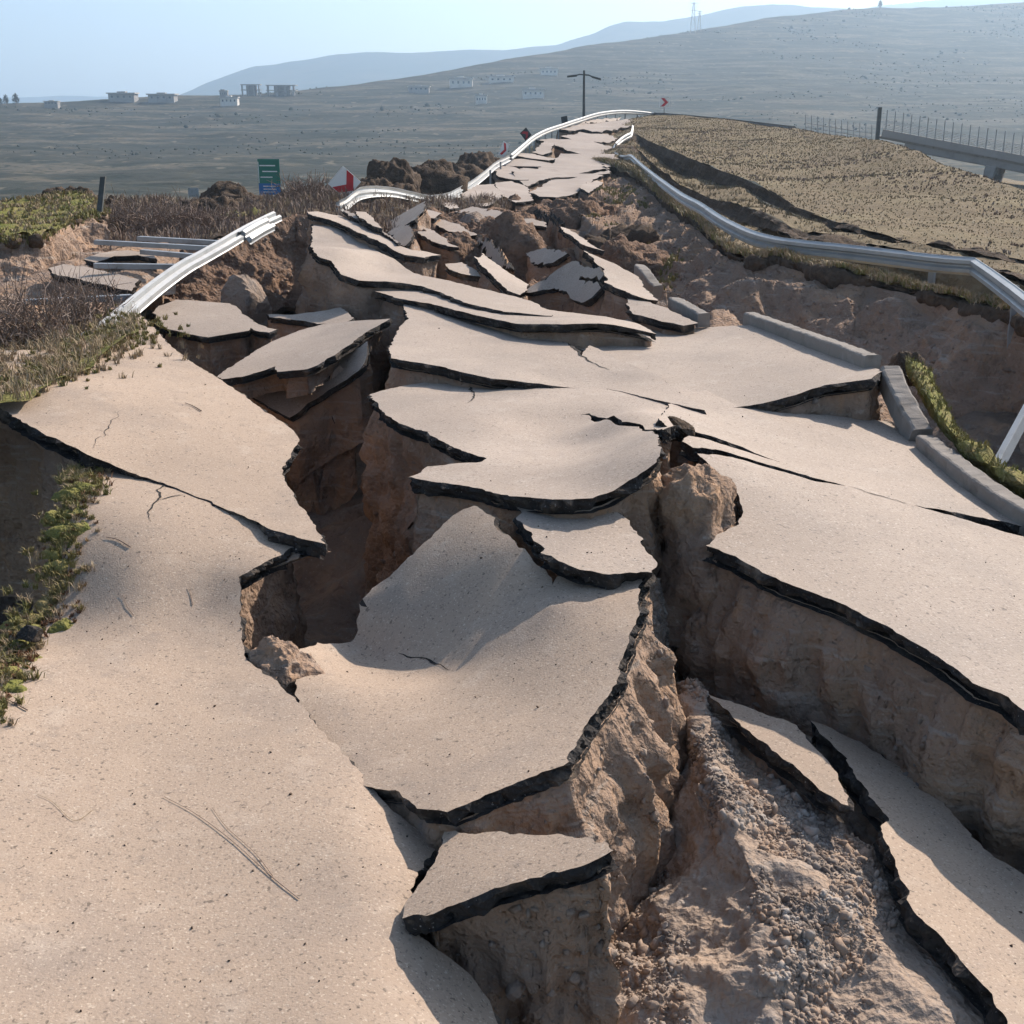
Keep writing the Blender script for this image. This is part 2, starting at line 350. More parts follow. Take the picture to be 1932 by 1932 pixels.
def stones(name, P, size, m, label=None, cat='gravel', flat=.65, seed=3, lift=.02):
    r = np.random.default_rng(seed); n = len(P); size = np.asarray(size)
    q = r.normal(size=(n, 4)); q /= np.linalg.norm(q, axis=1, keepdims=True); w, x, y, z = q.T
    Rm = np.stack((1 - 2 * (y * y + z * z), 2 * (x * y - z * w), 2 * (x * z + y * w), 2 * (x * y + z * w), 1 - 2 * (x * x + z * z), 2 * (y * z - x * w), 2 * (x * z - y * w), 2 * (y * z + x * w), 1 - 2 * (x * x + y * y)), 1).reshape(n, 3, 3)
    S = np.stack((r.uniform(.7, 1.3, n), r.uniform(.6, 1.1, n), r.uniform(flat * .7, flat * 1.2, n)), 1) * size[:, None]
    V = ICO_V[None] * r.uniform(.5, 1.25, (n, 12, 1)) * S[:, None]; V = np.einsum('nij,nkj->nki', Rm, V) + np.asarray(P)[:, None] + np.array((0, 0, 1)) * (size * lift)[:, None, None]
    F = (ICO_F[None] + (np.arange(n) * 12)[:, None, None]).reshape(-1, 3)
    o = fast_mesh(name, V.reshape(-1, 3), F, m); return prop(o, label, cat)
def sample_grid(G, n, rng, keep=None):
    """random points on a lofted grid, weighted by area"""
    A = np.linalg.norm(np.cross(G[1:, :-1] - G[:-1, :-1], G[:-1, 1:] - G[:-1, :-1]), axis=2).ravel(); p = A / A.sum()
    k = rng.choice(len(p), n, p=p); w = G.shape[1] - 1; i, j = k // w, k % w; a, b = rng.random(n)[:, None], rng.random(n)[:, None]
    P = (G[i, j] * (1 - a) + G[i + 1, j] * a) * (1 - b) + (G[i, j + 1] * (1 - a) + G[i + 1, j + 1] * a) * b
    uv = np.stack(((i + a[:, 0]) / (G.shape[0] - 1), (j + b[:, 0]) / w), 1)
    return P, uv
def blades(name, P, h, w, m, label, cat='grass', seed=5, lean=.5, per=1):
    """grass blades: bent two-segment strips"""
    r = np.random.default_rng(seed); P = np.repeat(np.asarray(P), per, 0); n = len(P); h = np.repeat(np.broadcast_to(h, (n // per,)), per) * r.uniform(.5, 1.25, n); w = np.repeat(np.broadcast_to(w, (n // per,)), per)
    if per > 1: P = P + np.c_[r.normal(0, 1, (n, 2)) * (h * .22)[:, None], np.zeros(n)]
    a = r.uniform(0, 2 * math.pi, n); ln = r.uniform(.1, 1, n) * lean; d = np.stack((np.cos(a), np.sin(a), 0 * a), 1); b = r.uniform(0, 2 * math.pi, n); s = np.stack((np.cos(b), np.sin(b), 0 * b), 1) * w[:, None] * .5
    up = np.array((0, 0, 1)); mid = P + up * (h * .55)[:, None] + d * (h * ln * .35)[:, None]; tip = P + up * (h * (1 - .3 * ln))[:, None] + d * (h * ln)[:, None]
    V = np.stack((P - s, P + s, mid + s * .75, mid - s * .75, tip), 1).reshape(-1, 3); o5 = np.arange(n) * 5
    F = np.concatenate((np.stack((o5, o5 + 1, o5 + 2), 1), np.stack((o5, o5 + 2, o5 + 3), 1), np.stack((o5 + 3, o5 + 2, o5 + 4), 1)))
    o = fast_mesh(name, V, F, m); return prop(o, label, cat)

# ------------------------------------------------------------------ asphalt slabs
SURF = {}; BANK = {}
def inside(P, poly):
    x, y = P[:, 0], P[:, 1]; c = np.zeros(len(P), bool); j = len(poly) - 1
    for i in range(len(poly)):
        xi, yi = poly[i]; xj, yj = poly[j]
        if yi != yj: c ^= ((yi > y) != (yj > y)) & (x < (xj - xi) * (y - yi) / (yj - yi) + xi)
        j = i
    return c
def seg_dist(P, poly):
    d = np.full(len(P), 1e9); Q = np.roll(poly, -1, 0)
    for a, b in zip(poly, Q):
        ab = b - a; t = np.clip(((P - a) @ ab) / (ab @ ab + 1e-12), 0, 1); d = np.minimum(d, np.linalg.norm(P - a - t[:, None] * ab, axis=1))
    return d
def slab(key, label, outline, ctrl, thick=.15, soil=1.0, talus=.10, jag=1.25, wave=.008, samp=.14, inset=.05, group=None, slope=None, soil_mat='soil', z_bot=None):
    if key[0] in 'FX':
        oc = np.array(outline, float); cc = oc.mean(0); outline = [tuple(cc + (p - cc) * (1.28, 1.12)) for p in oc]
    C = np.array([UZ(*c) if len(c) == 3 else UD(c[0], c[1], c[3]) for c in ctrl]); f = RBF(C, .0004 if key == 'S3' else .003)
    dm = C[:, 1].mean(); lo, hi = C[:, 1].min() * .55, C[:, 1].max() * 1.7
    out = np.array([hit(f, x, y, lo, hi) for x, y in outline])
    es = max(.022, .0045 * dm); poly = []
    for a, b in zip(out, np.roll(out, -1, 0)):
        n = max(1, int(np.linalg.norm(b[:2] - a[:2]) / es))
        for k in range(n): poly.append(a[:2] + (b[:2] - a[:2]) * k / n)
    poly = np.array(poly); area = np.sum(poly[:, 0] * np.roll(poly[:, 1], -1) - np.roll(poly[:, 0], -1) * poly[:, 1])
    if area < 0: poly = poly[::-1]
    tg = np.roll(poly, -1, 0) - np.roll(poly, 1, 0); tg /= np.linalg.norm(tg, axis=1, keepdims=True) + 1e-9
    nrm = np.stack((tg[:, 1], -tg[:, 0]), 1); k3 = np.c_[poly, np.zeros(len(poly))]; sc = max(1., dm / 12)
    poly = poly + nrm * (jag * (.011 * sc * fbm(k3 * 7 / sc, 3, 2) + .010 * sc * vnoise(k3 * 26 / sc, 5)))[:, None]
    sp = max(.075, .011 * dm); mn, mx = poly.min(0), poly.max(0)
    gx, gy = np.meshgrid(np.arange(mn[0], mx[0], sp), np.arange(mn[1], mx[1], sp)); q = np.stack((gx.ravel(), gy.ravel()), 1); q = q + RNG.uniform(-.25, .25, q.shape) * sp
    if len(q): q = q[inside(q, poly)]
    if len(q): q = q[seg_dist(q, poly) > sp * .4]
    n = len(poly); pts = [Vector(p) for p in poly] + [Vector(p) for p in q]
    res = delaunay_2d_cdt(pts, [], [list(range(n))], 1, 1e-6)
    V2 = np.array([tuple(v) for v in res[0]]); F = [tuple(t) for t in res[2]]
    wv = wave * max(1, dm / 20)
    def top(XY): return f(XY) + wv * fbm(np.c_[XY, np.zeros(len(XY))] * .9, 4, 31) 
    V = np.c_[V2, top(V2)]; Fo = []
    for t in F:
        a, b, c = (V2[i] for i in t[:3]); Fo.append(t if (b[0] - a[0]) * (c[1] - a[1]) - (b[1] - a[1]) * (c[0] - a[0]) > 0 else t[::-1])
    e = 1e-2; cxy = poly.mean(0)[None]; g = np.array(((f(cxy + (e, 0)) - f(cxy))[0] / e, (f(cxy + (0, e)) - f(cxy))[0] / e)); g = np.clip(g, -1.2, 1.2)
    nz = np.array((-g[0], -g[1], 1)); nz /= np.linalg.norm(nz); thick = thick * .72; dn = -nz * thick
    o = mesh('asphalt_slab', V, Fo, M['asphalt'] if key in ('S1', 'S2', 'S3', 'S4', 'S26', 'S27') else M['asphalt_grey'] if dm < 30 else M['asphalt_far'], smooth=True); prop(o, label, 'asphalt slab', group, 'thing')
    # broken edge and underside
    T = np.c_[poly, top(poly)]; rows = []; nr = 5 if dm < 25 else 3
    for k in range(nr):
        t = k / (nr - 1); tk = (.84 + .34 * fbm(T * 1.9, 4, 77) + .16 * vnoise(T * 11, 78)).clip(.32, 1.25)[:, None]; P = T + dn * t * tk; w = 0 if k == 0 else thick * (.42 * fbm(P * 8 / sc, 4, 8) + .26 * vnoise(P * 34 / sc, 6) - .32 * t + .05)
        P = P + np.c_[nrm, np.zeros(n)] * np.reshape(w, (-1, 1)) if k else P
        rows.append(P)
    VV = np.vstack(rows); FF = []
    for k in range(nr - 1):
        for i in range(n):
            j = (i + 1) % n; FF.append((k * n + i, (k + 1) * n + i, (k + 1) * n + j, k * n + j))
    b0 = len(VV); VV = np.vstack((VV, V + dn * .93)); FF += [tuple(i + b0 for i in t[::-1]) for t in Fo]
    mesh('broken_edge', VV, FF, M['bitumen'], parent=o)
    SURF[key] = dict(f=top, poly=poly, obj=o, dm=dm)
    # the earth it broke from
    if soil > 0:
        step = max(.05, .006 * dm); nr = max(4, int(soil / step)); base = T + dn * .9; rows = []
        for k in range(nr + 1):
            t = k / nr; dp = soil * t
            P = base - np.array((0, 0, dp)); w = -inset + talus * dp + samp * min(1, dp * 2.5 + .15) * (1.0 * fbm(P * np.array((1.6, 1.6, .75)), 4, 12) + .55 * (ridged(P * np.array((3.2, 3.2, 1.0)), 3, 14) - .4))
            w = w + (.055 * fbm(P * 5, 4, 21) + .032 * ridged(P * 9, 3, 23)) * min(1, dp * 4)
            P = P + np.c_[nrm, np.zeros(n)] * np.reshape(w, (-1, 1))
            if key in ('S1', 'S2'):       # the deep hole undercuts both sheets
                xl = np.interp(P[:, 1], [6.9, 7.7, 8.5, 9.5, 10.6, 11.4], [-1.75, -2.15, -2.25, -2.25, -2.15, -1.8]) + .10 * fbm(P * 1.4, 3, 55) + .12 * dp; wy = np.clip((P[:, 1] - 6.9) / .25, 0, 1) * np.clip((11.4 - P[:, 1]) / .4, 0, 1) * np.clip((dp - .03) / .14, 0, 1); P[:, 0] = np.where((P[:, 0] > xl) & (P[:, 0] < -.6), P[:, 0] + (xl - P[:, 0]) * wy, P[:, 0])
            rows.append(P)
        VV = np.vstack(rows); FF = []; BANK[key] = np.stack(rows)
        for k in range(nr):
            for i in range(n):
                j = (i + 1) % n; FF.append((k * n + i, (k + 1) * n + i, (k + 1) * n + j, k * n + j))
        s_ = mesh('soil_bank', VV, FF, M[soil_mat], smooth=True); s_['kind'] = 'structure'
    return o
def crack(key, pix, w=.012):
    s = SURF[key]; f = s['f']; d0 = s['dm']; P = np.array([hit(f, x, y, d0 * .4, d0 * 2.5)[:2] for x, y in pix]); P = resample(P, max(6, int(np.sum(np.linalg.norm(np.diff(P, axis=0), axis=1)) / .035)))
    t = np.gradient(P, axis=0); t /= np.linalg.norm(t, axis=1, keepdims=True) + 1e-9; nn = np.stack((-t[:, 1], t[:, 0]), 1); k3 = np.c_[P, 0 * P[:, :1]]
    P = P + nn * (.03 * fbm(k3 * 9, 3, 4))[:, None]; u = np.linspace(0, 1, len(P)); ww = w * (np.sin(math.pi * np.clip(u, .02, .98)) ** .6) * (1 + .6 * vnoise(k3 * 22, 3))
    A, B = P + nn * ww[:, None], P - nn * ww[:, None]; V = np.vstack((np.c_[A, f(A) + .004], np.c_[B, f(B) + .004])); m_ = len(P)
    mesh('crack', V, [(i, i + 1, m_ + i + 1, m_ + i) for i in range(m_ - 1)], M['crack'], parent=s['obj'])

# ------------------------------------------------------------------ ground: the torn bed under the road, then the valley
def floor_z(X, Y):
    z = np.interp(Y, [0, 8, 12, 16, 22, 30, 40, 55, 75, 110, 160, 260, 500, 1200, 9000], [-1.5, -1.7, -2.1, -1.6, -1.3, -1.2, -1.3, -2.2, -4, -8, -13, -24, -32, -36, -42])
    xc = np.interp(Y, [0, 30, 66, 100, 130], [0, .6, 2.4, 7, 12]); h = np.interp(Y, [30, 45, 60, 75, 92, 104, 115, 150], [0, .6, 2.0, 3.9, 6.2, 7.8, 8.6, 10.5])
    return z + h * np.exp(-((X - xc) / np.interp(Y, [40, 110], [7, 11])) ** 4)
def ground_sheet(y0, y1, ny, nu, m, name):
    ys = np.geomspace(y0, y1, ny); us = np.linspace(-1.1, 1.1, nu); YY, UU = np.meshgrid(ys, us, indexing='ij'); XX = YY * UU
    P = np.stack((XX.ravel(), YY.ravel(), 0 * XX.ravel()), 1); z0 = floor_z(P[:, 0], P[:, 1]); near = np.clip(1 - P[:, 1] / 130, 0, 1)
    z0 = z0 + near * (.30 * fbm(P * .55, 5, 3) + .16 * ridged(P * 1.3, 4, 8)) + (1 - near) * np.minimum(P[:, 1] * .004, 3) * fbm(P * .01, 4, 5)
    return fast_mesh(name, np.c_[P[:, :2], z0], grid_faces(ny, nu)[:, ::-1], m, 'structure', True)
ground_sheet(1.6, 70, 300, 330, M['floor_soil'], 'ground'); ground_sheet(70, 9000, 150, 240, M['hill'], 'ground')

# ------------------------------------------------------------------ the slabs, foreground to background
GS = 'broken asphalt slabs of the torn road'
slab('S1', 'largest pale asphalt sheet in the left foreground, a long dry stem lying on it', [
    (-200, 2150), (-220, 1500), (-40, 1330), (10, 1285), (40, 1225), (80, 1180), (112, 1130), (125, 1050), (132, 980), (150, 915), (175, 872), (230, 868), (300, 890), (360, 915), (440, 950), (520, 985), (562, 1022), (560, 1029), (505, 1058), (450, 1087), (453, 1144), (457, 1200), (461, 1244), (490, 1264), (523, 1288), (567, 1325), (600, 1371), (644, 1414), (676, 1450), (707, 1488), (725, 1512), (780, 1560), (830, 1590), (800, 1630), (786, 1650), (780, 1690), (768, 1735), (784, 1757), (831, 1797), (884, 1844), (921, 1888), (944, 1932), (985, 2020), (1010, 2150)],
    [(-150, 2150, .05), (0, 1932, .05), (400, 1932, 0), (826, 1932, -.10), (944, 1932, -.30), (884, 1844, -.22), (784, 1757, -.06), (764, 1598, -.03), (825, 1590, -.12), (700, 1500, 0), (644, 1411, .0), (523, 1288, 0), (0, 1290, .10), (130, 1150, .05), (300, 1195, .03), (461, 1244, .0), (150, 980, .42), (300, 1010, .36), (450, 1046, .26), (450, 1087, .21), (560, 1029, .25), (243, 880, .44), (520, 1000, .28), (300, 1450, 0), (300, 1700, 0), (600, 1700, .0), (400, 1120, .13), (250, 1090, .22)],
    thick=.16, soil=1.7, talus=.02, inset=.13, group=GS)
slab('S2', 'tilted pale slab below the toppled guardrail end, its pointed corner over the deep hole', [
    (-250, 700), (-60, 742), (0, 768), (42, 797), (88, 822), (130, 838), (167, 857), (205, 874), (243, 890), (300, 907), (370, 935), (440, 965), (510, 996), (560, 1012), (613, 1024), (596, 995), (578, 970), (560, 945), (543, 918), (530, 895), (534, 880), (548, 860), (556, 842), (567, 826), (547, 807), (500, 777), (455, 743), (417, 717), (383, 697), (350, 677), (330, 658), (313, 644), (285, 612), (262, 590), (235, 605), (200, 628), (120, 660), (0, 660), (-250, 640)],
    [(-250, 700, .85), (0, 768, .72), (167, 857, .60), (243, 891, .49), (300, 907, .45), (520, 1000, .34), (613, 1024, .36), (567, 826, .40), (530, 897, .37), (417, 717, .55), (313, 644, .66), (262, 590, .72), (200, 640, .75), (110, 740, .75)],
    thick=.17, soil=1.9, talus=-.02, inset=.15, group=GS)
slab('S3', 'warped tongue of asphalt, one half dipping steeply into shade, split by a crack', [
    (560, 1226), (600, 1212), (671, 1206), (672, 1170), (677, 1137), (711, 1104), (771, 1051), (811, 1011), (857, 971), (874, 961), (894, 954), (912, 966), (934, 977), (930, 992), (944, 1004), (965, 1016), (981, 1031), (1000, 1050), (1031, 1075), (1036, 1092), (1041, 1100), (1040, 1135), (1034, 1160), (1033, 1185), (1036, 1160), (1044, 1132), (1046, 1100), (1054, 1088), (1110, 1074), (1164, 1070), (1217, 1066), (1214, 1084), (1208, 1120), (1201, 1161), (1191, 1195), (1181, 1224), (1170, 1258), (1160, 1288), (1134, 1325), (1104, 1375), (1083, 1410), (1061, 1441), (1011, 1461), (944, 1491), (877, 1518), (844, 1530), (811, 1526), (784, 1518), (760, 1503), (744, 1491), (707, 1488), (640, 1470), (560, 1380)],
    [(560, 1226, -.07), (640, 1300, -.06), (560, 1380, -.08), (707, 1488, .02), (784, 1518, .08), (844, 1530, .14), (944, 1491, .18), (1061, 1441, .24), (1157, 1288, .29), (1214, 1084, .40), (1120, 1180, .32), (1000, 1330, .15), (1045, 1140, .33), (960, 1250, .14), (760, 1300, -.07), (671, 1206, -.15), (715, 1222, -.14), (760, 1240, -.13), (800, 1255, -.11), (850, 1264, -.06), (895, 1222, .06), (940, 1178, .16), (985, 1130, .26), (1031, 1080, .36), (894, 954, .53), (981, 1031, .46), (677, 1137, .05), (711, 1104, .13), (771, 1051, .28), (830, 1150, .11), (870, 1060, .33), (920, 1110, .26), (740, 1170, .02)],
    thick=.13, soil=1.1, talus=.20, inset=.03, group=GS)
slab('S4', 'small lit wedge of asphalt propped under the curled edge of the tongue slab', [
    (759, 1733), (774, 1701), (801, 1658), (821, 1621), (840, 1570), (944, 1570), (1071, 1580), (1141, 1591), (1159, 1605), (1154, 1609), (1111, 1631), (1044, 1648), (977, 1665), (911, 1685), (844, 1711), (804, 1728), (777, 1730)],
    [(759, 1733, .03), (830, 1620, .05), (944, 1581, .14), (1159, 1605, .36), (977, 1665, .23), (844, 1711, .11)], thick=.115, soil=1.3, talus=.02, inset=.09, group=GS)
slab('S5', 'bright leaf shaped slab with a jagged side, wedged above the tongue slab', [
    (940, 915), (955, 932), (961, 939), (969, 954), (982, 967), (972, 977), (991, 991), (1007, 1007), (1014, 1024), (1026, 1034), (1024, 1042), (1044, 1047), (1057, 1057), (1094, 1074), (1137, 1081), (1180, 1082), (1211, 1081), (1234, 1082), (1244, 1067), (1224, 1041), (1207, 1011), (1184, 984), (1157, 961), (1137, 950), (1120, 915), (1040, 905)],
    [(961, 939, .52), (1057, 1057, .50), (1137, 1081, .48), (1234, 1082, .46), (1137, 954, .54), (1020, 920, .54), (1184, 984, .49)], thick=.15, soil=.0, jag=1.6, group=GS)
slab('S6', 'broad slab with a sunken shaded bowl and a sharp notch in its side', [
    (699, 744), (711, 761), (727, 781), (754, 797), (804, 814), (844, 837), (877, 851), (917, 864), (911, 871), (860, 874), (804, 879), (791, 891), (771, 900), (777, 899), (804, 906), (844, 911), (884, 917), (927, 927), (961, 936), (1011, 939), (1044, 941), (1077, 942), (1117, 939), (1144, 931), (1177, 914), (1211, 894), (1237, 874), (1247, 857), (1244, 837), (1231, 814), (1206, 805), (1170, 802), (1140, 792), (1108, 784), (1091, 781), (1112, 780), (1144, 787), (1172, 797), (1210, 800), (1252, 812), (1265, 806), (1330, 790), (1420, 775), (1400, 730), (1250, 690), (1100, 700), (980, 690), (884, 704), (831, 716), (761, 728), (720, 738)],
    [(699, 744, .40), (804, 814, .45), (917, 864, .52), (777, 899, .50), (1044, 941, .66), (1117, 939, .68), (1177, 914, .72), (1247, 857, .84), (1231, 818, .75), (1071, 904, .60), (997, 807, .43), (1150, 850, .58), (1110, 830, .46), (1130, 795, .47), (884, 716, .40), (1067, 734, .44), (1160, 783, .56), (1252, 806, .66), (1265, 806, .60), (1330, 788, .47), (1300, 760, .49), (1420, 772, .43), (1100, 700, .42), (930, 800, .48), (1050, 770, .46)],
    thick=.16, soil=2.4, talus=.02, inset=.07, group=GS)
slab('S7', 'wide pale slab beside the curved kerb with a long thick dark broken edge', [
    (1331, 1031), (1388, 1051), (1438, 1081), (1488, 1101), (1555, 1127), (1621, 1154), (1681, 1187), (1738, 1217), (1798, 1257), (1835, 1288), (1888, 1308), (1932, 1338), (2020, 1390), (2200, 1500), (2300, 1250), (2250, 1110), (2050, 1040), (1932, 1014), (1885, 1003), (1820, 982), (1770, 968), (1721, 953), (1780, 964), (1830, 974), (1890, 985), (1940, 997), (2060, 1020), (2150, 1040), (2100, 980), (1932, 930), (1840, 870), (1770, 830), (1735, 815), (1721, 820), (1700, 798), (1671, 794), (1565, 784), (1501, 781), (1455, 776), (1399, 768), (1330, 735), (1270, 750), (1240, 790), (1268, 812), (1296, 810), (1330, 819), (1400, 844), (1488, 877), (1400, 850), (1330, 828), (1300, 822), (1285, 832), (1308, 844), (1350, 848), (1400, 862), (1480, 886), (1550, 905), (1598, 918), (1540, 908), (1470, 889), (1400, 868), (1350, 857), (1318, 857), (1341, 884), (1371, 907), (1395, 937), (1401, 967), (1395, 991), (1355, 1011)],
    [(1331, 1031, .36), (1401, 967, .42), (1318, 857, .60), (1288, 815, .64), (1438, 1081, .31), (1621, 1154, .22), (1932, 1340, .08), (2200, 1500, 0), (1598, 917, .38), (1721, 954, .28), (1932, 1005, .16), (1399, 769, .46), (1735, 847, .24), (1688, 797, .27), (1450, 860, .44), (2150, 1030, .05), (1280, 760, .51)],
    thick=.17, soil=1.8, talus=.12, inset=.08, group=GS)
slab('S9', 'grey tan slab in front of the straight kerb, raised over a shaded triangular gap', [
    (1399, 767), (1440, 761), (1501, 745), (1555, 727), (1605, 721), (1645, 714), (1665, 700), (1598, 672), (1538, 648), (1475, 628), (1420, 612), (1380, 614), (1330, 617), (1270, 624), (1241, 628), (1180, 632), (1105, 640), (1085, 655), (1150, 690), (1220, 730), (1300, 775)],
    [(1399, 767, .47), (1501, 745, .58), (1605, 721, .68), (1650, 708, .72), (1401, 613, .50), (1241, 630, .36), (1300, 700, .44), (1150, 690, .47), (1300, 775, .50), (1105, 640, .42)], thick=.17, soil=1.4, talus=.0, inset=.05, group=GS)
slab('S12', 'smooth pale slab whose lower edge lifts off the bowl slab along a dark slit', [
    (734, 657), (737, 676), (784, 684), (831, 691), (877, 704), (927, 714), (994, 721), (1067, 730), (1150, 733), (1260, 760), (1330, 775), (1250, 712), (1170, 680), (1112, 652), (1097, 671), (1080, 655), (1061, 640), (1040, 628), (977, 612), (927, 600), (844, 577), (790, 566), (761, 562), (764, 585), (771, 603), (754, 620), (741, 644)],
    [(734, 657, .60), (784, 684, .60), (877, 704, .58), (994, 721, .50), (1067, 730, .445), (1097, 671, .52), (771, 603, .58), (761, 567, .55), (927, 603, .52), (1061, 640, .50), (1200, 695, .50), (1290, 755, .52)], thick=.15, soil=2.6, talus=.03, inset=.07, group=GS)
slab('S11', 'long thin slab sheet ending in a sharp tip over a black shadow wedge', [
    (672, 534), (690, 542), (707, 550), (747, 563), (811, 573), (877, 590), (927, 600), (977, 610), (1061, 612), (1144, 612), (1200, 622), (1240, 631), (1205, 612), (1150, 600), (1090, 592), (1037, 585), (960, 560), (860, 540), (760, 532)],
    [(677, 537, .55), (747, 563, .62), (844, 580, .66), (977, 610, .70), (1144, 612, .72), (1237, 631, .62), (1037, 594, .66), (860, 545, .60)], thick=.15, soil=.9, talus=-.1, inset=.1, group=GS)
slab('S13', 'pale slab climbing to the brow of the brown soil cliff', [
    (591, 421), (588, 447), (588, 470), (604, 486), (625, 492), (634, 510), (650, 522), (677, 530), (727, 532), (760, 535), (794, 540), (830, 552), (880, 572), (950, 588), (1040, 596), (1017, 575), (975, 560), (930, 549), (870, 536), (803, 521), (770, 510), (745, 490), (717, 477), (680, 452), (644, 432), (615, 424)],
    [(590, 421, .95), (588, 470, .92), (644, 517, .82), (794, 540, .68), (1037, 594, .68), (803, 521, .70), (717, 475, .86), (644, 430, .98), (670, 480, .95), (700, 500, .80)], thick=.15, soil=2.0, talus=.06, samp=.22, group=GS)
slab('S15', 'narrow slab strip along a black crack under the fallen curved guardrail', [
    (578, 400), (600, 398), (630, 405), (644, 407), (680, 425), (720, 445), (751, 463), (777, 472), (805, 475), (834, 482), (800, 486), (764, 481), (737, 468), (700, 450), (660, 430), (620, 414), (590, 407)],
    [(580, 402, 1.12), (644, 417, 1.08), (751, 463, .95), (834, 482, .78), (764, 483, .86)], thick=.15, soil=1.2, talus=0, group=GS)
slab('S16', 'slim slab sliver lying above the narrow strip, below the red chevron board', [
    (648, 396), (672, 404), (700, 420), (724, 436), (752, 459), (735, 448), (705, 430), (672, 412), (655, 404)], [(655, 402, 1.12), (700, 424, 1.08), (752, 459, 1.0), (690, 412, 1.12)], thick=.14, soil=.6, talus=0, group=GS)
slab('S16b', 'short lit slab sliver beside the dark hollow under the fallen guardrail', [
    (668, 398), (690, 400), (708, 415), (722, 432), (700, 424), (680, 410)], [(668, 398, 1.2), (722, 432, 1.1), (700, 402, 1.16)], thick=.14, soil=.8, talus=0, group=GS)
slab('S17', 'blue grey slab dipping out of the sun toward the dark hollow', [
    (718, 430), (745, 411), (777, 393), (802, 380), (800, 397), (782, 415), (757, 427), (738, 434)], [(718, 430, .35), (802, 381, 1.0), (757, 430, .55), (797, 400, .95)], thick=.13, soil=1.0, talus=.05, group=GS)
slab('S17b', 'grey rounded slab piece between the narrow strip and the curled slab', [
    (724, 434), (740, 431), (767, 423), (781, 440), (777, 453), (765, 464), (754, 462), (748, 455), (740, 444)], [(724, 434, .45), (767, 423, .75), (777, 453, .70), (754, 463, .55)], thick=.13, soil=.8, talus=.05, group=GS)
slab('S18', 'lit lens shaped slab lifted off a brown block with a shadow beneath', [
    (770, 421), (790, 425), (812, 432), (834, 446), (847, 457), (866, 466), (845, 464), (820, 457), (800, 448), (784, 435)], [(770, 421, .62), (834, 446, .60), (866, 466, .52), (800, 448, .58)], thick=.14, soil=.8, talus=.05, group=GS)
slab('S19', 'long lit plank of asphalt sliding down between brown soil heaps', [
    (894, 483), (903, 486), (911, 478), (927, 490), (945, 503), (964, 517), (982, 528), (997, 537), (994, 547), (981, 556), (968, 552), (957, 547), (937, 527), (911, 503)], [(894, 483, .62), (911, 478, .55), (997, 537, .36), (957, 547, .42), (981, 556, .36)], thick=.16, soil=.9, talus=.05, group=GS)
slab('S20', 'grey creased slab fallen in a V against the jagged lit slab', [
    (984, 551), (1014, 533), (1050, 510), (1081, 490), (1091, 497), (1134, 503), (1137, 520), (1132, 526), (1094, 522), (1094, 526), (1120, 533), (1131, 537), (1134, 543), (1117, 560), (1106, 566), (1094, 568), (1074, 563), (1064, 549), (1047, 543), (1025, 547), (1000, 552)], [(984, 551, .30), (1081, 490, .80), (1134, 503, .86), (1094, 568, .35), (1047, 543, .38), (1020, 535, .42), (1134, 543, .62)], thick=.14, soil=.9, talus=.0, group=GS)
slab('S21', 'lit slab with a jagged black edge standing above the grey creased slab', [
    (1101, 473), (1130, 486), (1164, 500), (1185, 512), (1204, 523), (1211, 537), (1225, 552), (1241, 567), (1222, 565), (1204, 560), (1172, 547), (1144, 533), (1146, 525), (1139, 520), (1140, 508), (1127, 500), (1118, 488)], [(1101, 473, .95), (1164, 500, .82), (1241, 567, .62), (1144, 533, .72), (1211, 537, .62)], thick=.15, soil=1.1, talus=.05, jag=1.5, group=GS)
slab('S22', 'thin lit slab strip leaning beside the mossy gully', [
    (1054, 426), (1070, 430), (1087, 441), (1105, 452), (1122, 466), (1142, 474), (1120, 468), (1100, 460), (1080, 447), (1064, 436)], [(1054, 426, .66), (1122, 466, .60), (1087, 441, .62), (1080, 447, .64)], thick=.15, soil=1.0, talus=0, group=GS)
slab('S23', 'small lit asphalt plate perched on the big brown heap', [
    (987, 413), (1005, 413), (1031, 420), (1030, 428), (1010, 426), (990, 420)], [(987, 413, .62), (1031, 420, .60), (1010, 427, .55)], thick=.14, soil=.6, talus=.1, group=GS)
slab('S24', 'flat lit slab ending at a broken kerb stub', [
    (1181, 563), (1205, 566), (1227, 570), (1255, 580), (1288, 596), (1318, 608), (1290, 613), (1250, 606), (1194, 592), (1188, 580)], [(1181, 563, .62), (1227, 570, .62), (1318, 608, .56), (1194, 592, .56)], thick=.15, soil=1.0, talus=.05, group=GS)
slab('S10', 'grey lit slab patch tucked behind the long sheet below a brown rock', [
    (1190, 596), (1250, 610), (1300, 616), (1330, 625), (1260, 640), (1180, 628), (1165, 612)], [(1190, 596, .40), (1330, 625, .40), (1180, 628, .37)], thick=.14, soil=.6, talus=.05, group=GS)
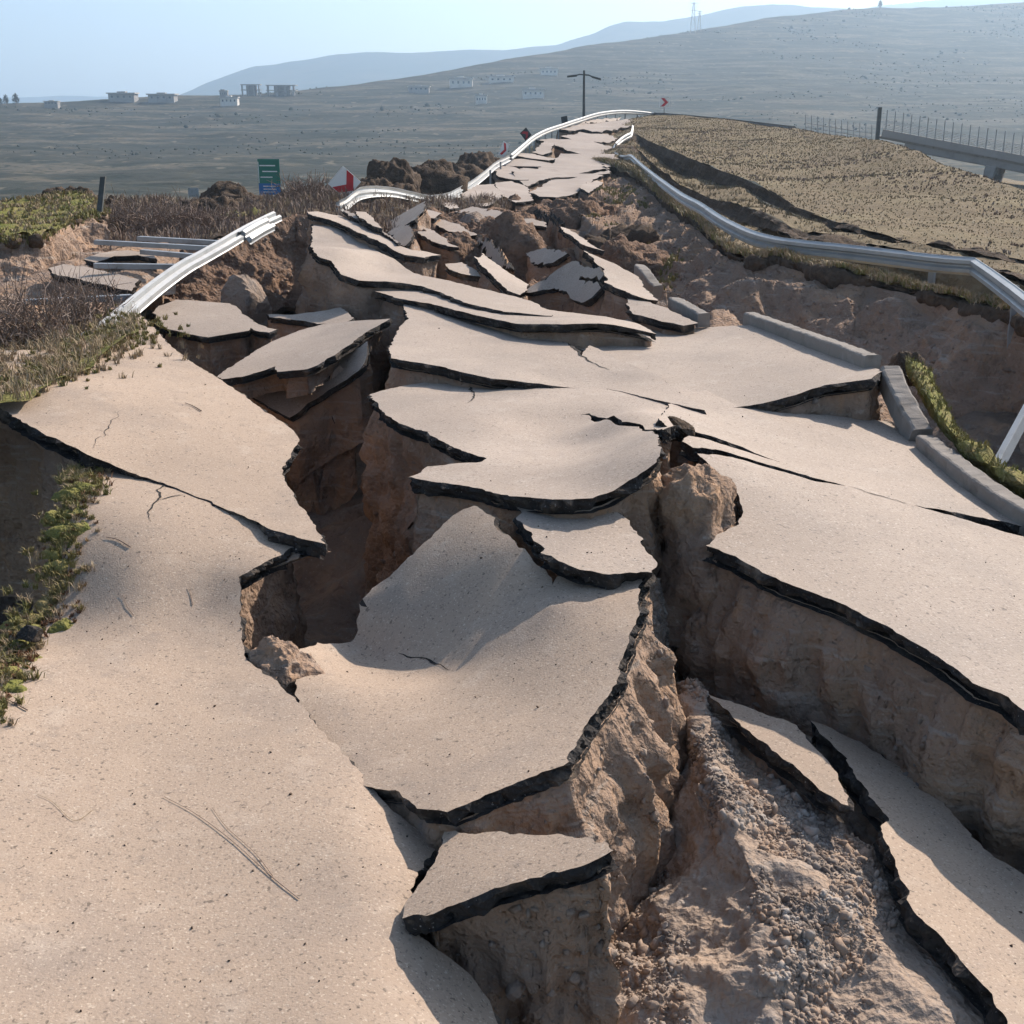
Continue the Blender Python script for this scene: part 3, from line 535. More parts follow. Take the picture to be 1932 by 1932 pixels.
# left of the road
slab('L1', 'six sided lit slab lying under the toppled guardrail', [
    (288, 590), (300, 577), (333, 566), (380, 568), (433, 573), (450, 580), (459, 592), (477, 607), (500, 616), (520, 622), (508, 628), (477, 623), (472, 618), (470, 624), (450, 627), (420, 632), (393, 636), (365, 631), (317, 619)], [(293, 585, .36), (433, 573, .40), (520, 622, .30), (393, 635, .24), (317, 620, .28)], thick=.13, soil=1.4, talus=.05, inset=.1, group=GS)
slab('L2', 'thin lit slab strip at the foot of the brown soil cliff', [
    (500, 592), (540, 594), (590, 590), (620, 585), (642, 581), (652, 590), (668, 600), (650, 612), (600, 612), (550, 604), (510, 598)], [(500, 592, .20), (642, 581, .36), (668, 600, .34), (550, 604, .22)], thick=.13, soil=.8, talus=.1, group=GS)
slab('L3', 'grey slab with a stepped edge hanging over the dark folded slab', [
    (408, 712), (430, 695), (457, 681), (475, 667), (495, 655), (530, 637), (562, 624), (610, 612), (660, 607), (735, 602), (715, 614), (690, 628), (668, 644), (644, 661), (630, 671), (617, 677), (598, 690), (580, 697), (550, 700), (522, 702), (520, 691), (490, 701), (457, 711), (420, 715)], [(408, 712, .12), (457, 681, .16), (562, 624, .26), (720, 606, .52), (644, 661, .38), (580, 697, .26), (520, 700, .20)], thick=.13, soil=.25, talus=-.3, inset=.12, group=GS)
slab('L4', 'dark slab folded down into the hole, in full shade', [
    (455, 735), (500, 712), (560, 702), (620, 682), (668, 655), (692, 645), (690, 680), (676, 700), (655, 716), (620, 738), (580, 765), (546, 789), (530, 782), (505, 765)], [(455, 735, -.15), (546, 789, -.42), (692, 645, .40), (676, 700, .15), (560, 702, .0), (620, 738, -.10)], thick=.12, soil=.8, talus=0, group=GS)
slab('L5', 'narrow grey slab edge showing below the dark folded slab', [
    (540, 797), (580, 774), (620, 748), (655, 724), (672, 712), (668, 724), (640, 748), (600, 778), (556, 804)], [(540, 797, -.50), (672, 712, .02), (556, 804, -.55)], thick=.12, soil=1.2, talus=.05, group=GS)
slab('L6', 'lit slab remnant beneath the guardrail posts beside the grassy bank', [
    (92, 506), (120, 498), (160, 502), (200, 512), (262, 528), (248, 548), (225, 544), (180, 535), (130, 522), (100, 516)], [(92, 506, .68), (262, 528, .70), (225, 545, .64), (160, 502, .70)], thick=.15, soil=1.2, talus=.05, group=GS)
slab('L7', 'curved grey slab rim arching over a hollow between guardrail posts', [
    (157, 490), (180, 480), (210, 474), (240, 472), (285, 478), (292, 488), (260, 482), (215, 484), (180, 496)], [(157, 490, .72), (225, 473, .78), (292, 486, .76), (180, 496, .68)], thick=.13, soil=.8, talus=0, group=GS)
# far part of the road
slab('F1', 'farthest road slab on the brow between the two guardrails', [
    (1070, 243), (1090, 238), (1110, 235), (1140, 230), (1170, 226), (1196, 227), (1190, 236), (1165, 242), (1135, 248), (1105, 243), (1085, 246)], [(1070, 243, None, 92), (1196, 227, None, 104), (1135, 248, None, 91), (1110, 234, None, 100)], thick=.3, soil=1.6, talus=.1, wave=.02, group=GS)
slab('F1b', 'lit road remnant beside the far guardrail, just under the brow slab', [
    (1075, 236), (1100, 228), (1130, 224), (1160, 222), (1150, 228), (1118, 231), (1095, 238)], [(1075, 236, None, 96), (1160, 222, None, 107), (1118, 231, None, 101)], thick=.25, soil=1.0, talus=.1, wave=.02, group=GS)
slab('F2', 'long lit slab on the far slope ending at the bent guardrail', [
    (1047, 272), (1062, 276), (1085, 286), (1110, 290), (1140, 290), (1156, 286), (1158, 280), (1130, 273), (1100, 266), (1075, 265), (1050, 262), (1025, 264), (1040, 269)], [(1047, 272, None, 80), (1110, 290, None, 76), (1158, 280, None, 79), (1025, 264, None, 84), (1075, 265, None, 83)], thick=.3, soil=1.5, talus=.05, wave=.02, group=GS)
slab('F2b', 'grey slab sloping left from the far long slab toward the guardrail', [
    (1010, 286), (1026, 268), (1042, 271), (1036, 287), (1025, 291)], [(1010, 286, None, 74), (1026, 268, None, 79), (1036, 287, None, 74)], thick=.25, soil=1, talus=.05, group=GS)
slab('F3', 'grey shaded slab lying below the far long slab', [
    (1030, 318), (1052, 308), (1064, 293), (1100, 294), (1146, 293), (1138, 305), (1132, 318), (1090, 326), (1050, 326)], [(1030, 318, None, 63), (1064, 293, None, 70), (1146, 293, None, 71), (1132, 318, None, 63)], thick=.25, soil=1, talus=.05, wave=.02, group=GS)
slab('F4', 'slim lit slab tip pointing to the far shaded slab', [
    (975, 293), (990, 289), (1007, 290), (1030, 297), (1053, 299), (1030, 302), (1000, 298)], [(975, 293, None, 70), (1053, 299, None, 69), (1007, 290, None, 72)], thick=.22, soil=.8, talus=.05, group=GS)
slab('F4b', 'lit slab with rippled front edge beside the far guardrail bend', [
    (943, 310), (960, 302), (985, 300), (1030, 307), (1042, 312), (1010, 314), (975, 312)], [(943, 310, None, 65), (1042, 312, None, 65), (985, 300, None, 68)], thick=.22, soil=1.2, talus=.05, group=GS)
slab('F5', 'lit ragged slab with a V notch on the far slope', [
    (985, 325), (1000, 318), (1040, 320), (1090, 330), (1128, 322), (1130, 329), (1100, 334), (1060, 334), (1040, 334), (1022, 342), (1008, 351), (998, 342)], [(985, 325, None, 58), (1130, 326, None, 59), (1008, 351, None, 53), (1040, 320, None, 60)], thick=.25, soil=1.6, talus=.05, wave=.02, group=GS)
slab('F6', 'lit slab with rubble on its rim above the brown embankment', [
    (1014, 362), (1030, 352), (1047, 342), (1070, 338), (1096, 333), (1122, 332), (1105, 345), (1088, 357), (1077, 366), (1050, 371), (1028, 371)], [(1014, 362, None, 49), (1122, 332, None, 56), (1077, 366, None, 49), (1047, 342, None, 54)], thick=.22, soil=1.4, talus=.1, wave=.02, group=GS)
slab('F7', 'grey five sided slab below the sagging guardrail', [
    (875, 376), (886, 362), (902, 351), (927, 350), (941, 367), (930, 378), (915, 388), (898, 386)], [(875, 376, None, 43), (927, 350, None, 49), (915, 388, None, 42), (941, 367, None, 45)], thick=.18, soil=1.2, talus=.1, group=GS)
slab('F8', 'small grey slab scrap on reddish rubble under the sagging guardrail', [
    (838, 384), (855, 382), (862, 392), (848, 394)], [(838, 384, None, 38), (862, 392, None, 37), (855, 382, None, 39)], thick=.16, soil=.5, talus=.1, group=GS)
slab('X1', 'thin plate with a black lip above the squared brown block', [(876, 400), (900, 391), (940, 399), (980, 413), (977, 420), (935, 410), (900, 406)], [(876, 400, .35), (940, 399, .42), (977, 419, .30)], thick=.16, soil=.9, talus=.1, group=GS)
slab('X2', 'lit broken plate on rubble left of the squared brown block', [(806, 412), (830, 412), (862, 424), (888, 442), (868, 444), (838, 431)], [(806, 412, .52), (862, 424, .50), (868, 444, .42)], thick=.15, soil=.8, talus=.1, group=GS)
slab('X3', 'dark plate leaning down in front of the big brown heap', [(905, 452), (922, 455), (940, 478), (955, 500), (940, 502), (918, 476)], [(905, 452, .40), (922, 455, .52), (955, 500, .42), (940, 502, .30)], thick=.14, soil=.6, talus=.1, group=GS)
slab('X5', 'narrow plate standing over the big brown heap next to the mossy gully', [(1022, 405), (1040, 406), (1062, 424), (1052, 428), (1036, 418)], [(1022, 405, .50), (1062, 424, .62), (1036, 418, .45)], thick=.15, soil=.9, talus=.1, group=GS)
slab('X6', 'grey plate tilted under the far guardrail bend', [(940, 318), (958, 314), (985, 322), (990, 338), (968, 338), (945, 332)], [(940, 318, None, 61), (985, 322, None, 60), (968, 338, None, 55)], thick=.2, soil=1.4, talus=.1, group=GS)
slab('X7', 'grey brown plate sliding below the ragged slab with the V notch', [(942, 346), (965, 343), (990, 354), (998, 376), (972, 380), (948, 366)], [(942, 346, None, 52), (990, 354, None, 51), (972, 380, None, 45)], thick=.2, soil=1.4, talus=.1, group=GS)
slab('X8', 'small lit plate on the soil right of the rubble rimmed slab', [(1096, 352), (1120, 340), (1134, 346), (1112, 362)], [(1096, 352, None, 51), (1134, 346, None, 54), (1112, 362, None, 49)], thick=.18, soil=.8, talus=.2, group=GS)
slab('X9', 'pale plate corner showing between the long plank and the long pale slab', [(846, 498), (872, 496), (892, 508), (905, 522), (878, 518), (856, 510)], [(846, 498, .50), (892, 508, .45), (878, 520, .42)], thick=.14, soil=.7, talus=.1, group=GS)
slab('X10', 'flat grey plate between the brow slab and the far long slab', [(1072, 258), (1100, 251), (1140, 254), (1158, 262), (1130, 268), (1095, 264)], [(1072, 258, None, 86), (1140, 254, None, 90), (1130, 268, None, 83)], thick=.25, soil=1.2, talus=.1, wave=.02, group=GS)
slab('X11', 'small plate caught under the fallen curved guardrail', [(776, 398), (800, 394), (826, 402), (815, 411), (790, 409)], [(776, 398, .75), (826, 402, .70), (800, 411, .66)], thick=.15, soil=.9, talus=.1, group=GS)
slab('X12', 'lit plate edge at the top of the soil slope by the bent guardrail', [(1132, 300), (1150, 292), (1162, 300), (1146, 314)], [(1132, 300, None, 69), (1162, 300, None, 70), (1146, 314, None, 64)], thick=.2, soil=1.0, talus=.2, group=GS)
slab('X13', 'brownish plate half buried beside the grey creased slab', [(1000, 478), (1030, 468), (1062, 478), (1040, 494), (1012, 498)], [(1000, 478, .40), (1062, 478, .62), (1012, 498, .32)], thick=.14, soil=.8, talus=.1, group=GS)
# right foreground
slab('S26', 'narrow lit slab in the lower right with a thick black edge over bluish gravel', [
    (1338, 1311), (1368, 1320), (1398, 1328), (1450, 1347), (1501, 1368), (1528, 1398), (1555, 1428), (1581, 1458), (1588, 1478), (1601, 1501), (1600, 1518), (1588, 1515), (1548, 1488), (1501, 1448), (1455, 1415), (1405, 1375), (1371, 1340)],
    [(1338, 1311, -.28), (1501, 1368, -.32), (1600, 1510, -.40), (1501, 1448, -.34), (1405, 1375, -.30)], thick=.17, soil=1.3, talus=.22, inset=.08, group=GS)
slab('S27', 'lowest slab in the right corner, half in shade, with a crumbling black edge', [
    (1526, 1358), (1551, 1385), (1588, 1421), (1611, 1451), (1621, 1471), (1641, 1498), (1671, 1545), (1658, 1565), (1678, 1608), (1701, 1648), (1711, 1691), (1735, 1728), (1781, 1781), (1821, 1828), (1868, 1878), (1898, 1921), (1950, 1990), (2100, 2150), (2300, 2150), (2200, 1850), (2050, 1720), (1932, 1648), (1855, 1600), (1788, 1521), (1721, 1458), (1621, 1398), (1571, 1374)],
    [(1526, 1358, -.42), (1671, 1545, -.44), (1735, 1728, -.46), (1898, 1921, -.50), (2150, 2150, -.5), (1621, 1398, -.56), (1788, 1521, -.62), (1932, 1648, -.68), (2200, 1850, -.7)], thick=.17, soil=1.3, talus=.08, inset=.1, jag=1.8, group=GS)
# surface cracks
crack('S1', [(297, 897), (303, 915), (300, 935), (287, 955), (278, 985)], .007)
crack('S1', [(300, 945), (330, 938), (348, 934)], .006)
crack('S2', [(172, 846), (190, 825), (207, 800), (228, 775)], .003)
crack('S6', [(890, 716), (886, 735), (897, 748), (884, 760)], .012)
crack('S3', [(756, 1228), (785, 1240), (810, 1252), (830, 1258), (842, 1268)], .006)
crack('S12', [(1058, 642), (1075, 652), (1097, 672), (1120, 685), (1150, 698)], .014)
crack('S7', [(1598, 917), (1640, 930), (1721, 953)], .006)

# ------------------------------------------------------------------ the right bank: scarp, turf edge, terraces and dry hillside
def rowD(pts): return [UD(x, y, d) for x, y, d in pts]
bank_top = [(1120, 312, 68), (1150, 314, 66), (1195, 326, 59), (1225, 350, 50), (1250, 376, 43.5), (1288, 405, 38), (1321, 425, 34), (1365, 470, 27), (1421, 490, 25), (1475, 489, 25), (1555, 512, 23.5), (1638, 525, 23), (1721, 545, 21.8), (1821, 572, 20.3), (1905, 592, 19.3), (1960, 620, 18.2), (2150, 710, 15.5), (2500, 880, 12.5)]
bank_foot = [(1085, 385, 47), (1110, 420, 40), (1140, 440, 37), (1165, 455, 36), (1195, 490, 33), (1225, 530, 29), (1260, 560, 26.5), (1300, 580, 24.5), (1350, 600, 23), (1405, 630, 22.2), (1490, 680, 21.3), (1590, 720, 20.8), (1690, 760, 19.8), (1800, 830, 18.4), (1900, 930, 17), (1990, 1010, 15.8), (2200, 1150, 13.2), (2600, 1400, 10.3)]
under = [(x, y + 13, d - .05) for x, y, d in bank_top]
def mid(a, b, t, push=0): return [UD(p[0] + (q[0] - p[0]) * t, p[1] + (q[1] - p[1]) * t, p[2] + (q[2] - p[2]) * t + push) for p, q in zip(a, b)]
ditch = [UD(x, y + 110, d - 4.5) for x, y, d in bank_foot]
rb_rows = [rowD(under), mid(under, bank_foot, .12, .12), mid(under, bank_foot, .35), mid(under, bank_foot, .7, -.15), rowD(bank_foot), ditch]
right_scarp, G_scarp = loft('soil_scarp', rb_rows, 520, 110, [.12, .35, .45, .45, .35, .3], .55, M['soil'], 6, 41, stretch=(1.5, 1.5, .5), ridge=.45, param=True)
ridge_l = [(1120, 262, 95), (1160, 232, 103), (1195, 222, 105), (1240, 217, 108), (1288, 217, 106), (1405, 230, 97), (1488, 240, 88), (1571, 253, 79), (1638, 263, 71), (1705, 277, 64), (1755, 300, 57), (1805, 317, 53), (1855, 337, 49), (1932, 367, 44), (2100, 425, 37), (2500, 540, 28)]
up_top = [(1130, 275, 86), (1165, 262, 88), (1195, 250, 90), (1225, 266, 80), (1288, 293, 66), (1355, 320, 57), (1395, 333, 53), (1461, 363, 46), (1505, 390, 40.5), (1571, 417, 35.5), (1638, 440, 31.5), (1710, 456, 29), (1800, 470, 27), (1932, 492, 24.5), (2120, 570, 20), (2500, 700, 16)]
up_bot = [(1130, 282, 82), (1165, 272, 83), (1195, 266, 84), (1225, 290, 78), (1288, 332, 64.5), (1355, 347, 55.8), (1395, 356, 51.8), (1461, 388, 45), (1505, 408, 39.8), (1571, 432, 34.5), (1638, 447, 31), (1710, 459, 28.6), (1800, 473, 26.7), (1932, 497, 24.1), (2120, 576, 19.6), (2500, 708, 15.7)]
lo_top = [(1132, 284, 80), (1167, 276, 80), (1197, 276, 79), (1235, 312, 64), (1288, 352, 53), (1340, 374, 47), (1395, 386, 43), (1440, 400, 40), (1480, 423, 35.5), (1530, 440, 33), (1590, 449, 31.4), (1660, 462, 29.0), (1738, 478, 26.8), (1900, 510, 23.3), (2110, 600, 19), (2500, 740, 15)]
lo_bot = [(1134, 286, 78), (1170, 282, 76), (1199, 286, 74), (1240, 330, 62.5), (1288, 374, 51.5), (1335, 400, 45.5), (1385, 418, 41.6), (1430, 430, 38.6), (1475, 442, 34.4), (1525, 452, 31.3), (1590, 462, 29.5), (1660, 474, 27.3), (1738, 490, 25.3), (1900, 525, 22.2), (2110, 620, 18.2), (2500, 770, 14.3)]
tb = [(1136, 306, 71), (1172, 313, 66), (1200, 328, 58.5)] + [p for p in bank_top[3:]]
tb = resample(np.array(tb), 16); tb = [tuple(p) for p in tb]
back = [UD(x, y + 40, d * 1.5) for x, y, d in ridge_l]
hillside, G_up = loft('hillside', [back, rowD(ridge_l), mid(ridge_l, up_top, .35), mid(ridge_l, up_top, .7), rowD(up_top)], 360, 160, [.4, .12, .18, .16, .10], .22, M['dry_grass'], 6, 51, param=True)
sc1, G_s1 = loft('soil_scarp', [rowD(up_top), mid(up_top, up_bot, .5, .25), rowD(up_bot)], 360, 24, [.10, .25, .12], .8, M['dark_soil'], 5, 52, param=True)
ter, G_ter = loft('hillside', [rowD(up_bot), rowD(lo_top)], 360, 24, [.12, .10], .5, M['dry_grass'], 5, 53, param=True)
sc2, G_s2 = loft('soil_scarp', [rowD(lo_top), mid(lo_top, lo_bot, .5, .2), rowD(lo_bot)], 360, 24, [.10, .22, .12], .9, M['dark_soil'], 5, 54, param=True)
shelf, G_shelf = loft('hillside', [rowD(lo_bot), mid(lo_bot, tb, .5), rowD(tb)], 420, 60, [.12, .12, .10], .6, M['dry_grass'], 5, 55, param=True)
# overhanging turf edge on top of the big scarp
ed = catmull(np.array(bank_top), 18); t_in = [UD(x, y - 6, d + .55) for x, y, d in ed]; t_lip = [UD(x, y + 1, d - .10) for x, y, d in ed]; t_low = [UD(x, y + 15, d - .10) for x, y, d in ed]; t_bk = [UD(x, y + 17, d + .35) for x, y, d in ed]
turf_edge, G_turf = loft('turf_edge', [t_in, t_lip, t_low, t_bk], 700, 26, [.08, .16, .2, .1], 1.6, M['dark_soil'], 5, 60, param=True)
top_turf, G_tt = loft('turf', [[p + (0, 0, .03) for p in t_in], [p + (0, 0, .05) for p in t_lip]], 700, 12, [.04, .10], 1.8, M['turf'], 5, 61, param=True)
# ------------------------------------------------------------------ the left side
lb_edge = [(-420, 520, 17), (-200, 470, 20.5), (0, 447, 22.5), (20, 452, 22), (45, 445, 22.6), (70, 449, 22.3), (110, 434, 23.6), (143, 417, 25.2), (170, 409, 26), (200, 404, 26.6)]
lb_back = [(-420, 400, 27), (-200, 385, 30), (0, 383, 31), (30, 378, 31.5), (60, 378, 31.5), (100, 366, 33), (140, 360, 33.5), (165, 361, 33.3), (185, 380, 31), (208, 398, 28)]
lb_foot = [(-420, 640, 15), (-200, 580, 18.5), (0, 552, 20.5), (20, 548, 20.6), (50, 535, 21), (75, 520, 21.7), (110, 500, 22.8), (143, 484, 23.7), (172, 470, 24.5), (205, 456, 25.2)]
leftturf, G_lt = loft('turf', [[UD(x, y + 60, d * 1.3) for x, y, d in lb_back], rowD(lb_back), mid(lb_back, lb_edge, .6), rowD(lb_edge)], 160, 70, [.2, .16, .14, .12], .8, M['turf'], 5, 70, param=True)
leftscarp, G_ls = loft('soil_scarp', [[UD(x, y, d + .02) for x, y, d in lb_edge], [UD(x, y + 13, d - .02) for x, y, d in lb_edge], mid(lb_edge, lb_foot, .25, .25), mid(lb_edge, lb_foot, .7), rowD(lb_foot)], 260, 80, [.06, .18, .3, .3, .2], .9, M['soil'], 6, 71, stretch=(1.4, 1.4, .5), ridge=.5, param=True)
lb_lip, G_ll = loft('turf_edge', [[UD(x, y - 2, d + .25) for x, y, d in lb_edge], [UD(x, y + 4, d - .15) for x, y, d in lb_edge], [UD(x, y + 13, d - .13) for x, y, d in lb_edge], [UD(x, y + 15, d + .15) for x, y, d in lb_edge]], 300, 18, [.06, .12, .15, .08], 1.9, M['dark_soil'], 5, 72, param=True)
lf2 = [(-420, 900, 10), (-250, 760, 12.5), (-100, 690, 14.2), (0, 655, 15.2), (60, 640, 15.7), (120, 628, 16.2), (170, 618, 16.6), (215, 600, 17.2), (260, 575, 18.4), (330, 555, 19.5)]
lf15 = [(-420, 740, 13), (-250, 660, 15.5), (-100, 610, 17.5), (0, 588, 18.6), (60, 570, 19.3), (120, 545, 20.2), (170, 520, 21.4), (215, 505, 22.2), (280, 480, 24), (340, 470, 25)]
leftslope, G_lsl = loft('ground', [rowD(lb_foot), rowD(lf15), rowD(lf2)], 160, 70, [.15, .2, .15], .8, M['soil'], 6, 73, param=True)
bush_ground, G_bg = loft('turf', [[p + (0, 0, .02) for p in rowD(lf2)[:9]], [UZ(x, y, z) for x, y, z in ((-420, 1010, .55), (-250, 790, .8), (-80, 742, .86), (0, 762, .80), (60, 755, .80), (110, 715, .80), (170, 690, .80), (215, 655, .78), (262, 625, .76))]], 120, 40, [.10, .04], 1.2, M['turf'], 5, 74, param=True)
# brushy shelf behind the toppled guardrail, up to the skyline
bs_back = [(190, 392, 35), (260, 386, 36.5), (330, 386, 37), (400, 388, 36.5), (470, 386, 36), (540, 376, 37), (600, 366, 37), (660, 368, 36), (720, 372, 36), (800, 378, 37), (900, 385, 42), (960, 380, 50)]
bs_mid = [(190, 425, 28), (260, 428, 28.5), (330, 430, 29), (400, 425, 29.5), (470, 412, 30), (540, 400, 30.5), (590, 392, 31), (650, 388, 32), (720, 395, 33), (800, 405, 34), (880, 415, 36), (960, 420, 39)]
bs_front = [(150, 475, 24.5), (230, 470, 24.6), (310, 468, 25), (380, 462, 25.4), (440, 448, 26), (500, 425, 27), (560, 405, 28), (640, 420, 27.5), (720, 455, 27), (800, 470, 27.5), (880, 470, 29.5), (960, 465, 31)]
bs_foot = [(130, 560, 19.5), (230, 560, 21.5), (310, 570, 22.5), (380, 575, 23), (440, 585, 23.6), (500, 595, 24.2), (560, 605, 24.6), (640, 610, 24.4), (720, 610, 24), (800, 600, 24.5), (880, 600, 25.5), (960, 600, 26.5)]
brush, G_br = loft('ground', [[UD(x, y + 50, d * 1.4) for x, y, d in bs_back], rowD(bs_back), rowD(bs_mid), rowD(bs_front)], 260, 110, [.3, .2, .2, .15], .7, M['dark_soil'], 6, 80, param=True)
cliff, G_cl = loft('soil_scarp', [rowD(bs_front), mid(bs_front, bs_foot, .3, .4), mid(bs_front, bs_foot, .7, .2), rowD(bs_foot)], 320, 90, [.15, .45, .5, .4], .6, M['clay'], 6, 81, stretch=(1.4, 1.4, .6), ridge=.5, param=True)
# heaps of earth along the broken middle
def hp(x, y, d, rx, ry, rz, m='clay', seed=0, rot=0., amp=.30, flat=0., name='earth_heap'):
    return heap(name, UD(x, y, d), rx, ry, rz, amp, M[m], seed, 30, rot, flat)
hp(1005, 520, 26.8, 1.1, 1.2, 1.05, 'clay', 1, .3); hp(1090, 545, 25, .9, .8, .65, 'clay', 2); hp(1150, 612, 19.5, .75, .6, .42, 'clay', 3); hp(1050, 575, 22, .8, .6, .40, 'clay', 4)
hp(910, 455, 31, .7, .8, .5, 'clay', 5, .2, flat=.25); hp(960, 458, 33, .6, .7, .4, 'clay', 6); hp(840, 520, 27.2, 1.3, 1.0, .72, 'clay', 7); hp(870, 430, 35, 1.5, 1.0, .35, 'clay', 8)
hp(820, 450, 31, 1.2, .9, .5, 'clay', 9); hp(965, 428, 41, .8, 1.0, .6, 'clay', 10); hp(1000, 425, 43, .8, 1.0, .5, 'clay', 11); hp(1075, 415, 43, 1.4, 1.2, .45, 'clay', 12, .4)
hp(1125, 412, 46, 1.3, 1.6, .5, 'clay', 13); hp(1150, 480, 34, 1.6, 1.2, .55, 'dark_soil', 14); hp(1190, 505, 30, 1.1, 1.0, .5, 'clay', 15); hp(965, 395, 46, .6, .8, .35, 'clay', 16)
# dark heap of torn ground on the skyline left of the far road
hp(735, 352, 44, 1.1, 1.4, .62, 'dark_soil', 30, .2); hp(775, 360, 46, 1.7, 1.6, .9, 'dark_soil', 31, .4); hp(812, 352, 50, 1.2, 1.2, .85, 'dark_soil', 32); hp(850, 348, 60, 1.8, 1.6, .8, 'dark_soil', 33, .7); hp(890, 338, 64, 1.5, 1.4, 1.0, 'dark_soil', 34); hp(925, 328, 72, 1.6, 1.5, .95, 'dark_soil', 35)
hp(770, 372, 47, 1.8, 1.0, .35, 'turf', 36); hp(715, 372, 42, 1.4, 1.2, .4, 'dark_soil', 37)
# clods on the brow left of the chevron
hp(450, 396, 38, 1.05, .9, .62, 'dark_soil', 40, 0, .25, .3); hp(405, 402, 35, 1.1, .9, .36, 'dark_soil', 41); hp(560, 390, 38, .95, .9, .40, 'dark_soil', 42); hp(215, 397, 34, .5, .5, .22, 'dark_soil', 43); hp(292, 394, 36, .42, .4, .26, 'dark_soil', 44, 0, .2, .3); hp(600, 385, 37, .9, .8, .3, 'dark_soil', 45); hp(480, 425, 31, .9, .7, .28, 'turf', 46)
hp(140, 372, 33, .6, .5, .22, 'dark_soil', 47)
# ------------------------------------------------------------------ the gully and its rubble in the right foreground
ga = [UZ(x, y, z) for x, y, z in ((1320, 1300, -.42), (1345, 1345, -.47), (1400, 1425, -.49), (1500, 1505, -.52), (1580, 1562, -.57), (1650, 1600, -.60), (1690, 1690, -.62), (1760, 1810, -.63), (1850, 1910, -.66), (1960, 2020, -.68), (2060, 2150, -.7))]
gb = [UZ(x, y, z) for x, y, z in ((1302, 1292, -.36), (1318, 1370, -.38), (1348, 1470, -.41), (1384, 1570, -.42), (1420, 1650, -.44), (1455, 1720, -.47), (1500, 1800, -.50), (1570, 1880, -.60), (1640, 1960, -.62), (1720, 2050, -.64), (1800, 2200, -.66))]
gc = [UZ(x, y, z) for x, y, z in ((1262, 1300, -.80), (1255, 1380, -.84), (1245, 1480, -.85), (1240, 1590, -.86), (1215, 1690, -.88), (1170, 1790, -.88), (1110, 1880, -.88), (1060, 1960, -.88), (1050, 2050, -.88), (1040, 2150, -.9), (1030, 2300, -.9))]
gd = [UZ(x, y, z) for x, y, z in ((1238, 1300, -.85), (1220, 1390, -.90), (1195, 1480, -.90), (1160, 1570, -.86), (1110, 1660, -.82), (1040, 1750, -.80), (970, 1820, -.76), (930, 1880, -.72), (920, 1960, -.72), (920, 2050, -.72), (920, 2200, -.74))]
ge = [UZ(x, y, z) for x, y, z in ((1180, 1290, -.30), (1130, 1370, -.28), (1080, 1450, -.30), (1010, 1500, -.33), (930, 1560, -.36), (900, 1640, -.45), (870, 1720, -.48), (850, 1780, -.50), (850, 1850, -.52), (880, 1960, -.55), (900, 2150, -.55))]
gully, G_gu = loft('ground', [ga, gb, gc, gd, ge], 340, 230, [.03, .11, .11, .09, .05], 2.6, M['pale_soil'], 7, 90, ridge=.45, param=True)
# rubble wedge between the tongue slab and the wide slab
wa = [UZ(x, y, z) for x, y, z in ((1222, 1085, .16), (1216, 1130, .10), (1208, 1175, .06), (1195, 1225, .02), (1178, 1275, -.02), (1150, 1330, -.06), (1118, 1390, -.10), (1085, 1440, -.14))]
wb = [UZ(x, y, z) for x, y, z in ((1262, 1100, -.15), (1262, 1150, -.25), (1258, 1200, -.35), (1250, 1255, -.45), (1240, 1310, -.55), (1220, 1370, -.62), (1195, 1430, -.68), (1165, 1490, -.72))]
wc = [UZ(x, y, z) for x, y, z in ((1300, 1120, -.75), (1320, 1160, -.85), (1330, 1210, -.95), (1320, 1270, -1.0), (1290, 1330, -1.05), (1262, 1400, -1.08), (1240, 1470, -1.1), (1215, 1540, -1.1))]
wedge, G_we = loft('ground', [wa, wb, wc], 160, 90, [.03, .05, .06], 3.2, M['pale_soil'], 5, 91, ridge=.3, param=True)
# floor of the trench under the wide slab
tr_rows = [[UZ(1300, 1090, -.5), UZ(1400, 1150, -.55), UZ(1550, 1240, -.6), UZ(1750, 1340, -.65), UZ(1932, 1450, -.7), UZ(2200, 1620, -.75)], [UZ(1290, 1180, -.95), UZ(1370, 1240, -.98), UZ(1520, 1320, -.98), UZ(1720, 1430, -1.0), UZ(1900, 1560, -1.0), UZ(2150, 1720, -1.0)], [UZ(1290, 1330, -1.0), UZ(1360, 1360, -.98), UZ(1540, 1440, -.98), UZ(1680, 1540, -1.0), UZ(1850, 1690, -1.0), UZ(2100, 1850, -1.0)]]
trench, G_tr = loft('ground', tr_rows, 200, 70, [.06, .12, .08], 1.9, M['floor_soil'], 6, 92, ridge=.3, param=True)
# pale soil neck under the near corner of the wide slab and the clod on its point
hp(530, 1275, 6.9, .22, .2, .18, 'soil', 96); 
hp(1300, 1075, 8.5, .34, .55, .72, 'soil', 98, .2, .22); hp(1185, 985, 9.3, .25, .3, .5, 'soil', 99)
rg = np.random.default_rng(21)
P, uv = sample_grid(G_gu, 42000, rg); k = (uv[:, 0] < .30) & (fbm(P * 2.2, 3, 4) > -.35 + uv[:, 0] * 1.3); stones('gravel', P[k], rg.lognormal(-4.7, .6, k.sum()).clip(.004, .05), M['gravel'], 'loose pale gravel spilling down from the slab edges')
P, uv = sample_grid(G_gu, 26000, rg); k = (uv[:, 0] > .38) & (fbm(P * 1.8, 3, 9) > -.1); stones('gravel', P[k], rg.lognormal(-4.55, .6, k.sum()).clip(.005, .055), M['gravel'], 'grey gravel lying along the bottom of the gully')
P, uv = sample_grid(G_we, 4200, rg); k = fbm(P * 3, 3, 6) > -.3; stones('gravel', P[k], rg.lognormal(-4.2, .45, k.sum()).clip(.006, .04), M['gravel'], 'brown rubble crumbling beside the tongue slab')
